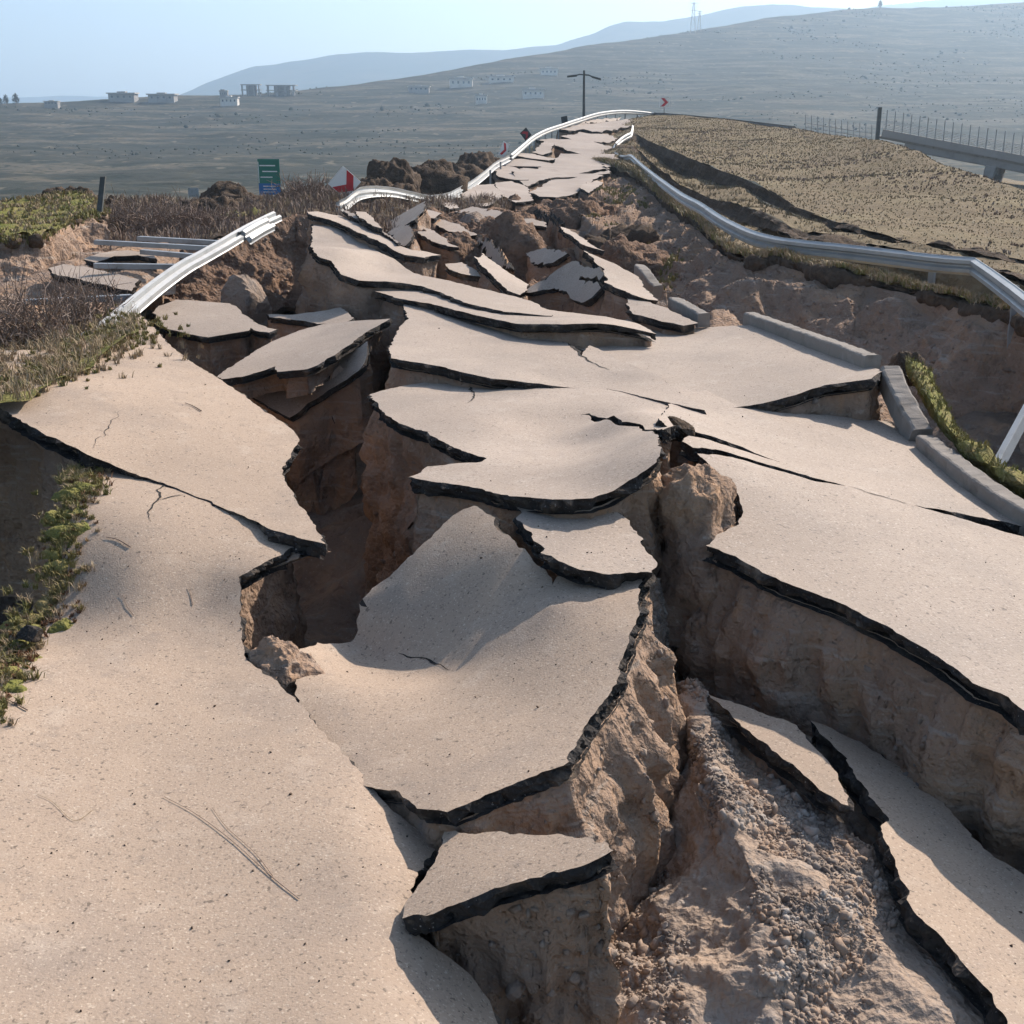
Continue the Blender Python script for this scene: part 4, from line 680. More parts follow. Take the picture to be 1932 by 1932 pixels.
P, uv = sample_grid(G_tr, 4000, rg); stones('gravel', P, rg.lognormal(-3.7, .5, len(P)).clip(.01, .09), M['rock'], 'dark rubble in the trench under the wide slab')
for key, n_, sz in (('S26', 1500, -4.0), ('S27', 900, -4.1), ('S7', 1500, -3.8), ('S4', 500, -3.9), ('S3', 900, -3.9), ('S1', 900, -3.9)):
    P, uv = sample_grid(BANK[key], n_, rg); k = (uv[:, 0] > .03) & ((uv[:, 0] < .55) | (fbm(P * 2, 2, 3) > .1)); stones('gravel', P[k], rg.lognormal(sz - .25, .5, k.sum()).clip(.006, .06), M['rock'], lift=-.35, label='stones bedded in the earth under the slabs')

# ------------------------------------------------------------------ guardrails
PROF = np.array([(-.155, .0), (-.135, .012), (-.105, .078), (-.045, .080), (-.012, .020), (.012, .020), (.045, .080), (.105, .078), (.135, .012), (.155, .0)])
def beam_mesh(path, ups, flip=1., h=1., th=.006):
    path = np.asarray(path); ups = np.asarray(ups); T = np.gradient(path, axis=0); T /= np.linalg.norm(T, axis=1, keepdims=True) + 1e-9
    U = ups - T * np.sum(ups * T, axis=1, keepdims=True); U /= np.linalg.norm(U, axis=1, keepdims=True) + 1e-9; N = np.cross(T, U) * flip
    k = len(PROF); V = []
    for off in (0, th):
        for i in range(len(path)):
            V += [path[i] + U[i] * p[0] * h + N[i] * (p[1] * h - off) for p in PROF]
    n = len(path); F = []
    for i in range(n - 1):
        for j in range(k - 1):
            a = i * k + j; F.append((a, a + 1, a + k + 1, a + k)); b = a + n * k; F.append((b, b + k, b + k + 1, b + 1))
        for j in (0, k - 1):
            a = i * k + j; F.append((a, a + k, a + k + n * k, a + n * k))
    return V, F
def guardrail(label, path, up=(0, 0, 1), flip=1., seg=4.0, posts=None, group=None, h=1., post_dir=None, post_len=1.0, post_off=.08, m='steel', post_n=None, smooth=8, ups=None):
    p = catmull(path, smooth) if smooth > 1 else np.asarray(path, float)
    s = np.r_[0, np.cumsum(np.linalg.norm(np.diff(p, axis=0), axis=1))]; root = empty('guardrail', p[len(p) // 2] - np.array((0, 0, .6))); prop(root, label, 'guardrail', group)
    if ups is None: ups = np.tile(np.asarray(up, float), (len(p), 1))
    else: ups = np.stack([np.interp(np.linspace(0, 1, len(p)), np.linspace(0, 1, len(ups)), np.asarray(ups, float)[:, k]) for k in range(3)], 1)
    n = max(1, int(round(s[-1] / seg)))
    for k in range(n):
        a, b = s[-1] * k / n, s[-1] * (k + 1) / n + .12; u = np.r_[a, s[(s > a) & (s < b)], min(b, s[-1])]
        q = np.stack([np.interp(u, s, p[:, i]) for i in range(3)], 1); uu = np.stack([np.interp(u, s, ups[:, i]) for i in range(3)], 1)
        q = q + uu * (.004 * (k % 2)); V, F = beam_mesh(q, uu, flip, h); mesh('beam', V, F, M[m], parent=root, smooth=False)
    for t in (posts if posts is not None else np.arange(.15, s[-1], post_n or 2.0) / s[-1]):
        c = np.array([np.interp(t * s[-1], s, p[:, i]) for i in range(3)]); tg = np.array([np.interp(min(t * s[-1] + .1, s[-1]), s, p[:, i]) for i in range(3)]) - c; tg = tg / (np.linalg.norm(tg) + 1e-9)
        d = np.asarray(post_dir if post_dir is not None else (0, 0, -1), float); d /= np.linalg.norm(d); sd = np.cross(tg, d); sd /= np.linalg.norm(sd) + 1e-9; al = np.cross(d, sd)
        mb = MB(); top_ = c - d * .10 + sd * post_off * flip; ln = post_len + .1; w = .055; mid_ = top_ + d * ln / 2
        mb.box(mid_ + sd * 0, sd * .004, al * w, d * ln / 2); mb.box(mid_ + al * w + sd * .035, sd * .035, al * .004, d * ln / 2); mb.box(mid_ - al * w + sd * .035, sd * .035, al * .004, d * ln / 2)
        mb.build('post', M['post_steel'], root)
    return root
rp = [(1161, 276, 80), (1159, 286, 77), (1165, 295, 73), (1177, 299, 70), (1191, 298, 67), (1211, 316, 57), (1244, 343, 46), (1288, 375, 37.5), (1321, 393, 34.2), (1355, 416, 31), (1388, 435, 28.6), (1421, 450, 27), (1461, 461, 26), (1501, 467, 25.4), (1588, 476, 24.6), (1688, 488, 23.6), (1771, 498, 22.8), (1838, 503, 22.3)]
guardrail('long silver guardrail sagging along the grassy right bank', rowD(rp), flip=1, posts=[.30, .42, .52, .60, .68, .745, .80, .86, .93, .985], post_len=.75, h=1.05, group='steel guardrails')
guardrail('guardrail length bent down sharply at the end of the long rail on the right bank', rowD([(1838, 504, 22.3), (1872, 528, 20.4), (1905, 553, 18.9), (1945, 585, 17.2), (2050, 660, 14.8), (2300, 830, 11.4)]), flip=1, posts=[.30, .62], post_len=1.5, h=1.05, group='steel guardrails')
guardrail('short kinked guardrail stub standing on the far slope above the long rail', rowD([(1193, 241, 86), (1190, 254, 84), (1183, 258, 83), (1172, 265, 82), (1161, 275, 80)]), flip=-1, posts=[.4], post_len=.8, h=1.2, group='steel guardrails', m='steel')
fr = [(1500, 243, 92), (1440, 236, 97), (1380, 229, 101), (1320, 223, 106), (1275, 219, 110), (1234, 216, 115), (1194, 212, 112), (1161, 212, 108), (1127, 217, 103), (1094, 227, 98), (1061, 238, 92), (1027, 250, 85), (1004, 263, 79), (984, 280, 72), (964, 297, 66)]
guardrail('far silver guardrail curving over the brow past the lamp post', rowD(fr[5:]), flip=-1, post_n=2.6, post_len=.8, h=1.1, group='steel guardrails')
guardrail('dark guardrail seen edge on along the top of the dry hillside', rowD(fr[:6]), flip=1, post_n=2.2, post_len=1.0, h=1.1, m='post_steel', group='steel guardrails')
guardrail('guardrail sagging down from the brow past the grey five sided slab', rowD([(964, 297, 66), (937, 311, 60), (917, 328, 54), (891, 348, 48), (861, 366, 43), (844, 373, 41), (817, 377, 39.5)]), flip=1, posts=[.2, .42], post_len=.6, group='steel guardrails', ups=[(-.1, 0, 1), (-.2, 0, 1), (-.5, 0, .8)])
guardrail('fallen curved guardrail lying flat above the dark hollow', rowD([(822, 379, 39.5), (795, 374, 38), (777, 370, 37), (744, 363, 35.6), (711, 361, 34.4), (684, 364, 33.2), (671, 371, 32.2), (658, 382, 31), (640, 391, 30)]), flip=1, posts=[], group='steel guardrails', ups=[(-.2, .6, .7), (-.1, .8, .55), (0, .75, .6), (.1, .6, .7)])
lr = [(521, 409, 24.0), (490, 424, 23.2), (455, 443, 22.2), (420, 464, 21.1), (385, 484, 20.1), (345, 507, 19), (300, 539, 17.8), (258, 573, 16.7), (215, 610, 15.6), (186, 634, 15.0)]
toppled = guardrail('toppled white guardrail on the left, bare posts sticking out toward the grassy bank', rowD(lr), flip=-1, posts=[], group='steel guardrails', ups=[(-.75, .35, .5), (-.85, .35, .40), (-.85, .35, .40)], h=.88)
for (x0, y0, d0), (x1, y1, d1) in (((248, 556, 17.0), (40, 566, 16.2)), ((335, 499, 19.4), (178, 497, 19.4)), ((372, 480, 20.2), (268, 471, 20.7)), ((402, 465, 20.9), (180, 453, 21.4)), ((424, 455, 21.5), (262, 446, 22.2)), ((205, 612, 15.6), (130, 640, 14.6))):
    a, b = UD(x0, y0, d0), UD(x1, y1, d1); d = b - a; ln = np.linalg.norm(d); d = d / ln; sd = np.cross(d, (0, 0, 1)); sd /= np.linalg.norm(sd); up = np.cross(sd, d); mb = MB(); c = (a + b) / 2
    mb.box(c, sd * .055, up * .004, d * ln / 2); mb.box(c + sd * .055 - up * .035, sd * .004, up * .035, d * ln / 2); mb.box(c - sd * .055 - up * .035, sd * .004, up * .035, d * ln / 2); mb.build('post', M['post_steel'], toppled)
guardrail('short guardrail scrap under the upper end of the toppled rail', rowD([(507, 424, 23.3), (485, 435, 22.7), (462, 449, 22)]), flip=-1, posts=[], up=(-.6, .3, .6), group='steel guardrails')
# bare posts left standing in the right scarp
for i, (a, b, lb) in enumerate((((1790, 738, 19.6), (1787, 785, 19.2), 'short bare steel post stuck in the right scarp'), ((1952, 760, 13.0), (1888, 880, 11.8), 'long leaning steel post at the foot of the right scarp'))):
    A, B = UD(*a), UD(*b); d = B - A; ln = np.linalg.norm(d); d = d / ln; sd = np.cross(d, (0, 1, 0)); sd /= np.linalg.norm(sd); fw = np.cross(sd, d); mb = MB(); c = (A + B) / 2
    mb.box(c, sd * .055, fw * .004, d * ln / 2); mb.box(c + sd * .055 + fw * .035, sd * .004, fw * .035, d * ln / 2); mb.box(c - sd * .055 + fw * .035, sd * .004, fw * .035, d * ln / 2); prop(mb.build('steel_post', M['post_steel']), lb, 'post')

# ------------------------------------------------------------------ kerbs
def kerb(label, path, w=.17, h=.11, side=None):
    p = catmull(path, 22) if len(path) > 2 else resample(path, 24); T = np.gradient(p, axis=0); T /= np.linalg.norm(T, axis=1, keepdims=True); U = np.array((0, 0, 1.)) - T * T[:, 2:3]; U /= np.linalg.norm(U, axis=1, keepdims=True); S = np.cross(T, U)
    pr = [(-.5, -.8), (-.5, .2), (-.5, .80), (-.45, .93), (-.36, 1.), (.36, 1.), (.45, .93), (.5, .80), (.5, .2), (.5, -.8)]; k = len(pr); V = []
    for i in range(len(p)):
        for a, b in pr: V.append(p[i] + S[i] * a * w + U[i] * b * h)
    V = np.array(V); V += .008 * np.stack([fbm(V * 11 + 5 * q, 4, q) for q in range(3)], 1); F = []
    for i in range(len(p) - 1):
        for j in range(k): F.append((i * k + j, i * k + (j + 1) % k, (i + 1) * k + (j + 1) % k, (i + 1) * k + j))
    F += [tuple(range(k)), tuple(range((len(p) - 1) * k, len(p) * k))[::-1]]
    return prop(mesh('kerb', V, F, M['concrete'], smooth=False), label, 'kerb', 'concrete kerb lengths along the road edge')
kerb('straight concrete kerb length behind the grey tan slab', [UZ(x, y, z) for x, y, z in ((1414, 605, .52), (1475, 627, .56), (1538, 650, .61), (1598, 672, .66), (1646, 692, .70))])
kerb('steeply tilted kerb length bridging the triangular gap', [UZ(x, y, z) for x, y, z in ((1676, 708, .66), (1692, 745, .54), (1712, 785, .41), (1736, 828, .27))], w=.20, h=.11)
kerb('long curved kerb length beside the wide pale slab, mossy turf behind it', [UZ(x, y, z) for x, y, z in ((1744, 842, .25), (1775, 867, .24), (1820, 903, .23), (1870, 940, .21), (1930, 978, .19), (2010, 1020, .16), (2150, 1090, .1))])
kerb('broken kerb stub with its cut end showing, beside the flat lit slab', [UZ(x, y, z) for x, y, z in ((1272, 575, .56), (1298, 588, .56), (1328, 606, .52))], w=.17, h=.10)
kerb('grey kerb fragment tipped over beside the mossy gully', [UZ(x, y, z) for x, y, z in ((1206, 512, .52), (1216, 522, .52), (1228, 540, .42), (1240, 552, .35))], w=.18, h=.12)
# turf strip behind the kerb
ks = [(1700, 680, .62), (1735, 745, .50), (1765, 795, .42), (1800, 835, .36), (1850, 875, .32), (1900, 905, .30), (1950, 935, .28), (2050, 990, .24), (2200, 1070, .2)]
kt, G_kt = loft('turf', [[UZ(x + 12, y + 22, z - .12) for x, y, z in ks], [UZ(x + 14, y, z + .05) for x, y, z in ks], [UZ(x + 28, y - 4, z - .02) for x, y, z in ks], [UZ(x + 38, y + 30, z - .5) for x, y, z in ks]], 160, 40, [.03, .06, .07, .08], 3.2, M['turf'], 5, 95, param=True)
clod = heap('turf_clod', UZ(1712, 700, .45), .20, .18, .24, .22, M['dark_soil'], 97, 16, kind='thing'); prop(clod, 'dark clod of earth with a green grass cap behind the tilted kerb', 'clod')

# ------------------------------------------------------------------ signs, posts, lamp
def plate_sign(name, label, cat, x, y, dist, w, h, roll=0., yaw=0., legs=((0., 1.5),), board='white_paint', marks=(), group=None, leg_r=.035, leg_m='post_steel'):
    c = UD(x, y, dist); root = empty(name, c - np.array((0, 0, legs[0][1] if legs else 0))); prop(root, label, cat, group)
    ca, sa, cy, sy = math.cos(roll), math.sin(roll), math.cos(yaw), math.sin(yaw); ex = np.array((cy, sy, 0)); ez = np.array((0, 0, 1.)); ey = np.array((-sy, cy, 0)); rx = ex * ca + ez * sa; rz = ez * ca - ex * sa
    mb = MB(); mb.box(c, rx * w / 2, ey * .012, rz * h / 2); brd = mb.build('board', M[board], root)
    for nm, m_, poly in marks:
        n = len(poly); V = [c + rx * a * w + rz * b * h - ey * o for o in (.0155, .011) for a, b in poly]; F = [tuple(range(n)), tuple(range(2 * n - 1, n - 1, -1))] + [(i, n + i, n + (i + 1) % n, (i + 1) % n) for i in range(n)]
        mesh(nm, V, F, M[m_], parent=brd)
    for dx, ln in legs:
        mb = MB(); mb.tube([c + ex * dx + ey * .05 + (0, 0, h * .3), c + ex * dx + ey * .05 - (0, 0, ln)], leg_r, 8); mb.build('pole', M[leg_m], root)
    return root
CHEV = [(-.42, .42), (-.05, .42), (.38, 0), (-.05, -.42), (-.42, -.42), (.0, 0)]
plate_sign('chevron_sign', 'red and white chevron board knocked askew behind the fallen curved guardrail', 'road sign', 650, 345, 34, .62, .62, R(-42), R(6), ((.0, .9),), marks=(('chevron', 'red_paint', [(-.28, .48), (.10, .48), (.48, 0), (.10, -.48), (-.28, -.48), (.10, 0)]),))
def rect(a, b, c, d): return [(a, c), (b, c), (b, d), (a, d)]
plate_sign('direction_sign', 'green and blue direction board beyond the brow of the left bank', 'road sign', 508, 334, 105, 1.85, 2.85, 0, R(-8), ((-.7, 3.2), (.7, 3.2)), 'green_paint', (('blue_panel', 'blue_paint', rect(-.5, .5, -.5, -.18)), ('text_line', 'white_paint', rect(-.42, .3, .30, .335)), ('text_line', 'white_paint', rect(-.30, .38, .14, .17)), ('text_line', 'white_paint', rect(-.40, .15, -.02, .01)), ('border', 'white_paint', rect(-.49, -.46, -.17, .42)), ('text_line', 'white_paint', rect(-.3, .38, -.27, -.245)), ('text_line', 'white_paint', rect(-.3, .3, -.35, -.328)), ('text_line', 'white_paint', rect(-.3, .2, -.43, -.408))), leg_r=.06)
plate_sign('chevron_sign', 'small red and white board on its pole on top of the brow', 'road sign', 1254, 193, 116, .85, .85, 0, R(4), ((0, 1.5),), marks=(('chevron', 'red_paint', CHEV),), leg_r=.05)
plate_sign('chevron_sign', 'small tilted red and white board behind the sagging far guardrail', 'road sign', 951, 282, 68, .40, .75, R(-25), R(35), ((0, .8),), marks=(('chevron', 'red_paint', CHEV),))
plate_sign('chevron_sign', 'small leaning dark red board where the far guardrail starts to climb', 'road sign', 992, 253, 82, .55, .6, R(40), R(25), ((0, .8),), 'dark_paint', marks=(('chevron', 'red_paint', CHEV),))
plate_sign('chevron_sign', 'small dark board back beside the far guardrail nearest the lamp post', 'road sign', 1065, 226, 97, .5, .5, R(10), R(20), ((0, .8),), 'dark_paint')
plate_sign('road_sign', 'distant grey board on two legs beyond the left bank', 'road sign', 365, 363, 120, 1.0, .8, 0, 0, ((-.42, 2.4), (.42, 2.4)), 'post_steel')
mb = MB(); a, b = UD(188, 400, 27.5), UD(195, 333, 28); mb.box((a + b) / 2, ((.055, 0, 0)), (0, .05, 0), (b - a) / 2); prop(mb.build('fence_post', M['dark_paint']), 'dark leaning square post on the edge of the grassy left bank', 'post')
lp = UD(1102, 232, 150); root = empty('street_lamp', lp - np.array((0, 0, 2))); prop(root, 'double armed street lamp standing on the brow against the far hill', 'street lamp')
tp = UD(1102, 133, 150); mb = MB(); mb.tube([lp - np.array((0, 0, 2)), tp], [.20, .12], 8); mb.build('pole', M['dark_paint'], root)
for s_, yy in ((-1, 143), (1, 146)):
    e = UD(1102 + s_ * 18, yy, 150); base_ = UD(1102, 141, 150); mb = MB(); mb.tube([base_, (base_ * .5 + e * .5) + np.array((0, 0, .1)), e], .08, 6); arm_ = mb.build('arm', M['dark_paint'], root)
    mb = MB(); d = e - base_; d = d / np.linalg.norm(d); mb.box(e + d * .3, d * .55, (0, .18, 0), (0, 0, .11)); mb.build('lamp_head', M['dark_paint'], arm_)
# ------------------------------------------------------------------ bridge on the right
b0, b1 = UD(1655, 262, 150), UD(2300, 385, 132); bx = b1 - b0; ln = np.linalg.norm(bx); bx = bx / ln; by = np.cross((0, 0, 1), bx); by /= np.linalg.norm(by); bz = np.cross(bx, by)
br = empty('viaduct', b0 - np.array((0, 0, 10))); prop(br, 'concrete viaduct with tall fence of thin posts beyond the dry hillside', 'bridge')
def bbox(nm, s0, s1, z0, z1, y0, y1, m_, parent=br):
    mb = MB(); mb.box(b0 + bx * (s0 + s1) / 2 + by * (y0 + y1) / 2 + bz * (z0 + z1) / 2, bx * (s1 - s0) / 2, by * (y1 - y0) / 2, bz * (z1 - z0) / 2); return mb.build(nm, m_, parent)
bbox('parapet', .4, ln, .35, 1.15, -.1, .15, M['house_grey']); bbox('girder', 3.2, ln, -.62, .33, .3, 1.0, M['house_grey']); bbox('deck', 0, ln, .08, .34, .16, 9, M['concrete']); bbox('girder', 3, ln, -1.1, .05, 6, 8.8, M['house_grey']); mb = MB(); mb.box(b0 + np.array((0, 0, 1.4)), (.2, 0, 0), (0, .2, 0), (0, 0, 2.1)); mb.build('end_post', M['dark_paint'], br)
fence_ = empty('fence', b0); fence_.parent = br; fence_.location = Vector(b0) - Vector(br['_o'])
for s_ in np.arange(.9, ln, .95): mb = MB(); mb.box(b0 + bx * s_ + np.array((0, 0, 2.25)), (.045, 0, 0), (0, .05, 0), (0, 0, 1.1)); mb.build('fence_post', M['post_steel'], fence_)
for z_ in np.arange(1.3, 2.3, .17): bbox('fence_wire', .2, ln, z_, z_ + .05, -.03, .03, M['post_steel'], fence_)
bbox('pier', 12.6, 13.7, -9, -.63, .2, 1.2, M['house_grey']); bbox('pier', 12.6, 13.7, -9, -1.12, 6.2, 7.4, M['house_grey']); bbox('crosshead', 12.4, 13.9, -1.5, -.64, 1.2, 6.2, M['house_grey'])
f2 = empty('fence', UD(1590, 250, 140)); prop(f2, 'short run of thin fence posts between the hillside rail and the viaduct', 'fence')
for i, x in enumerate(np.linspace(1520, 1645, 12)):
    yb = 246 + (x - 1520) * .16; a, b = UD(x, yb + 6, 140), UD(x, yb - 30, 140); mb = MB(); mb.tube([a, b], .05, 5); mb.build('post', M['post_steel'], f2)
mb = MB(); mb.tube([UD(1520, 232, 140), UD(1645, 252, 140)], .03, 5); mb.build('wire', M['post_steel'], f2); mb = MB(); mb.tube([UD(1520, 240, 140), UD(1645, 260, 140)], .03, 5); mb.build('wire', M['post_steel'], f2)
bf, G_bf = loft('hillside', [rowD([(1480, 262, 118), (1600, 275, 118), (1700, 295, 120), (1800, 330, 118), (1932, 372, 115), (2300, 450, 110)]), rowD([(1480, 255, 150), (1600, 272, 150), (1700, 300, 152), (1800, 335, 150), (1932, 350, 145), (2300, 420, 140)]), rowD([(1480, 250, 190), (1600, 268, 200), (1700, 290, 210), (1800, 320, 220), (1932, 345, 220), (2300, 400, 220)])], 80, 40, .3, .1, M['dry_grass'], 4, 99, param=True)

# ------------------------------------------------------------------ far hill, ridges and the houses on it
CR_X = [-900, -500, 0, 200, 340, 470, 560, 640, 800, 966, 1100, 1288, 1371, 1455, 1521, 1588, 1655, 1721, 1821, 1932, 2200, 2700]
CR_Y = [215, 205, 194, 187, 181, 178, 172, 165, 141, 111, 86, 62, 47, 33, 27, 18, 13, 15, 10, 3, -25, -60]
CR_D = [700, 750, 800, 850, 880, 900, 930, 960, 1050, 1150, 1250, 1400, 1450, 1500, 1550, 1600, 1650, 1680, 1700, 1750, 1800, 1900]
def hill_dist(x, y):
    yc, dc = np.interp(x, CR_X, CR_Y), np.interp(x, CR_X, CR_D); v = np.clip((420 - y) / (420 - yc), 0, 1.05); return 210 + (dc - 210) * v ** 1.5
xs = np.linspace(-900, 2700, 280); rows = []
for v in np.linspace(0, 1, 15): rows.append([UD(x, 420 + (np.interp(x, CR_X, CR_Y) - 420) * v, hill_dist(x, 420 + (np.interp(x, CR_X, CR_Y) - 420) * v)) for x in xs])
rows.append([UD(x, np.interp(x, CR_X, CR_Y) + 35, np.interp(x, CR_X, CR_D) * 1.35) for x in xs])
far_hill, G_hill = loft('hill', rows, 420, 220, [.5, .8] + [1.6] * 11 + [1.4, 1.0, 1.5], .02, M['hill'], 6, 101, param=True)
def ridge_mesh(xs_, ys_, d, m, seed, amp):
    x = np.linspace(xs_[0], xs_[-1], 220); y = np.interp(x, xs_, ys_); n_ = fbm(np.stack((x / 26, 0 * x, 0 * x), 1), 4, seed); r0 = [UD(a, b + amp * c, d) for a, b, c in zip(x, y, n_)]; r1 = [UD(a, 260, d * .72) for a in x]; r2 = [UD(a, 240, d * 1.3) for a in x]
    o, G = loft('ridge', [r1, r0, r2], 220, 40, [6, 4, 6], 1 / 180, m, 5, seed, param=True); return o
ridge_mesh([100, 250, 340, 380, 430, 480, 560, 640, 800, 966, 1050, 1100, 1150, 1180, 1250, 1300, 1350, 1400, 1450, 1530, 1600, 1680, 1850, 2100], [215, 200, 178, 160, 140, 125, 113, 100, 96, 89, 82, 65, 45, 37, 36, 30, 20, 9, 4, 8, 12, 30, 60, 90], 3600, M['ridge'], 111, .8)
ridge_mesh([1500, 1600, 1655, 1720, 1800, 1900, 2100, 2600], [40, 18, 8, 1, -8, -14, -30, -60], 5200, M['ridge'], 112, .8)
ridge_mesh([-900, -400, -100, 0, 60, 130, 200, 300, 420], [168, 172, 178, 182, 181, 178, 180, 188, 200], 5200, M['ridge'], 113, .6)
# shrubs dotted over the far hill: one mass
rh = np.random.default_rng(5); P, uv = sample_grid(G_hill[:-12], 14000, rh); dist = P[:, 1]; k = fbm(P * .012, 4, 6) > .35
P = P[k]; sz = (.2 + P[:, 1] * .0006) * rh.lognormal(0, .4, len(P)); sh = stones('scrub', P, sz.clip(.3, 4), M['shrub'], 'low dark scrub dotted over the far hill', 'scrub', flat=.7, seed=9, lift=.2)
def house(label, x, y, wpx, hpx, style='white', group='houses on the far hill'):
    d = hill_dist(x, y) * .985; c = UD(x, y, d); s_ = d / FOC; w, h = wpx * s_, hpx * s_; dp = w * .6; x0, x1, y0, z0 = c[0] - w / 2, c[0] + w / 2, c[1], c[2]
    r = empty('house', c); prop(r, label, 'house', group); wm = M['house_wall'] if style == 'white' else M['house_grey']
    if style != 'frame':
        mb = MB(); mb.abox(x0, x1, y0, y0 + dp, z0 - 4, z0 + h * .72); mb.build('wall', wm, r)
        mb = MB(); mb.abox(x0 - w * .06, x1 + w * .06, y0 - w * .06, y0 + dp, z0 + h * .722, z0 + h * .86); mb.build('roof', M['house_roof'], r)
        mb = MB(); mb.abox(x0 + w * .3, x0 + w * .62, y0 + dp * .3, y0 + dp * .8, z0 + h * .862, z0 + h); mb.build('roof_room', wm, r)
        for k in range(4):
            a = x0 + w * (.08 + .235 * k); mb = MB(); mb.abox(a + w * .02, a + w * .10, y0 - .08, y0 + .2, z0 + h * .28, z0 + h * .52); mb.build('window', M['window'], r)
    else:
        for lv in (0., .5): mb = MB(); mb.abox(x0 - w * .08, x1 + w * .08, y0, y0 + dp, z0 + h * (.42 + lv), z0 + h * (.5 + lv)); mb.build('floor_slab', wm, r)
        for k in range(4):
            a = x0 + w * k / 3; mb = MB(); mb.abox(a - w * .035, a + w * .035, y0 + .1, y0 + w * .12, z0 - 4, z0 + h * .92); mb.build('column', wm, r)
        mb = MB(); mb.abox(x0 + w * .2, x0 + w * .8, y0 + dp * .4, y0 + dp * .9, z0 - 4, z0 + h * .9); mb.build('wall', wm, r)
for a in (('grey flat roofed house with deep eaves on the left end of the far hill crest', 229, 189, 46, 15, 'grey'), ('low grey house with white corner next along the crest from the deep eaved house', 304, 190, 46, 14, 'grey'), ('narrow unfinished concrete frame standing on the crest', 473, 179, 30, 18, 'frame'), ('wide unfinished concrete frame beside the narrow one on the crest', 530, 179, 46, 17, 'frame'), ('tiny dark hut on the crest beside low trees', 422, 182, 14, 12, 'grey'),
          ('pale two storey house just below the crest frames', 432, 196, 30, 14, 'white'), ('large white villa above the yellow green field', 870, 163, 40, 17, 'white'), ('pale long house upslope from the large white villa', 946, 155, 44, 12, 'white'), ('low white house with broad roof downslope of the pale long house', 1006, 183, 38, 16, 'white'), ('small pale house highest on the slope behind the lamp post', 1036, 141, 30, 13, 'white'), ('small grey house left of the large white villa', 790, 172, 36, 10, 'grey'), ('tiny white house between the villa and the low white house', 908, 194, 20, 16, 'white'), ('low dark shed on the left end of the far hill', 96, 198, 24, 8, 'grey')):
    house(*a)
# trees on the left end of the crest
def small_tree(x, y, hpx, seed, label):
    d = hill_dist(x, y) * .99; c = UD(x, y, d); h = hpx * d / FOC; r = empty('tree', c); prop(r, label, 'tree', 'trees on the far hill crest'); mb = MB(); mb.tube([c - np.array((0, 0, 2)), c + np.array((0, 0, h * .6))], [h * .04, h * .02], 6); mb.build('trunk', M['twig'], r)
    q = np.random.default_rng(seed); n = 420; D = q.normal(size=(n, 3)); D /= np.linalg.norm(D, axis=1, keepdims=True); D *= (q.random(n) ** .4)[:, None] * np.array((.36, .36, .42)) * h; D[:, :2] *= (1.15 - (D[:, 2:] / h + .42))
    V = []; F = []
    for i, p_ in enumerate(D):
        e = q.normal(size=(3, 3)) * h * .045; V += [c + p_ + (0, 0, h * .55) + e[j] for j in range(3)]; F.append((3 * i, 3 * i + 1, 3 * i + 2))
    mesh('crown', V, F, M['shrub'], parent=r)
small_tree(12, 198, 18, 1, 'dark conical tree on the left end of the far hill crest'); small_tree(31, 199, 22, 2, 'taller dark tree beside the conical one on the crest'); small_tree(1660, 16, 14, 3, 'lone dark tree on the crest above the viaduct'); small_tree(418, 181, 12, 4, 'small tree by the tiny dark hut on the crest'); small_tree(2, 200, 14, 6, 'low dark tree at the very end of the far hill crest')
# power pylons on the slope
def pylon(x, yb, yt, label):
    d = hill_dist(x, yb) * .99; a, t = UD(x, yb, d), UD(x, yt, d); h = t[2] - a[2]; w = h * .10; r = empty('pylon', a); prop(r, label, 'pylon', 'power pylons on the far hill')
    mb = MB()
    for sx in (-1, 1):
        for sy in (-1, 1): mb.tube([a + np.array((sx * w, sy * w, -2)), a + np.array((sx * w * .2, sy * w * .2, h))], .16, 4)
    for k in range(6):
        z0, z1 = h * k / 6, h * (k + 1) / 6; q0, q1 = w * (1 - .8 * k / 6), w * (1 - .8 * (k + 1) / 6); mb.tube([a + np.array((-q0, -q0, z0)), a + np.array((q1, -q1, z1))], .12, 4); mb.tube([a + np.array((q0, -q0, z0)), a + np.array((-q1, -q1, z1))], .12, 4)
    mb.build('mast', M['house_wall'], r)
    for z in (.72, .84, .96): mb = MB(); mb.tube([a + np.array((-h * .14, 0, h * z)), a + np.array((h * .14, 0, h * z))], .22, 4); mb.build('cross_arm', M['house_wall'], r)
pylon(1307, 60, 4, 'pale lattice pylon on the slope, the nearer of two standing close together'); pylon(1319, 56, 20, 'shorter pale lattice pylon close behind the taller one on the slope')

# ------------------------------------------------------------------ plants, litter, pebbles
rv = np.random.default_rng(8)
def strip_pts(key, pix, n, sd, rng=rv):
    s = SURF[key]; Q = np.array([hit(s['f'], x, y, s['dm'] * .35, s['dm'] * 2.5) for x, y in pix]); Q = resample(Q, 200); i = rng.integers(0, 200, n); p = Q[i] + np.c_[rng.normal(0, sd, (n, 2)), np.zeros(n)]; p[:, 2] = s['f'](p[:, :2]); return p
eg = [(160, 880), (140, 930), (120, 1000), (105, 1080), (95, 1140), (60, 1180), (25, 1210), (-20, 1280), (-60, 1360)]
c = strip_pts('S1', eg, 230, .10); blades('grass', c, rv.uniform(.025, .075, 230), .008, M['blade_green'], 'green tufts along the broken left rim of the largest sheet', seed=1, lean=1.1, per=34)
c = strip_pts('S1', eg, 110, .14); blades('grass', c, rv.uniform(.03, .08, 110), .007, M['blade_dry'], 'straw coloured tufts along the broken left rim of the largest sheet', seed=2, lean=1.2, per=26)
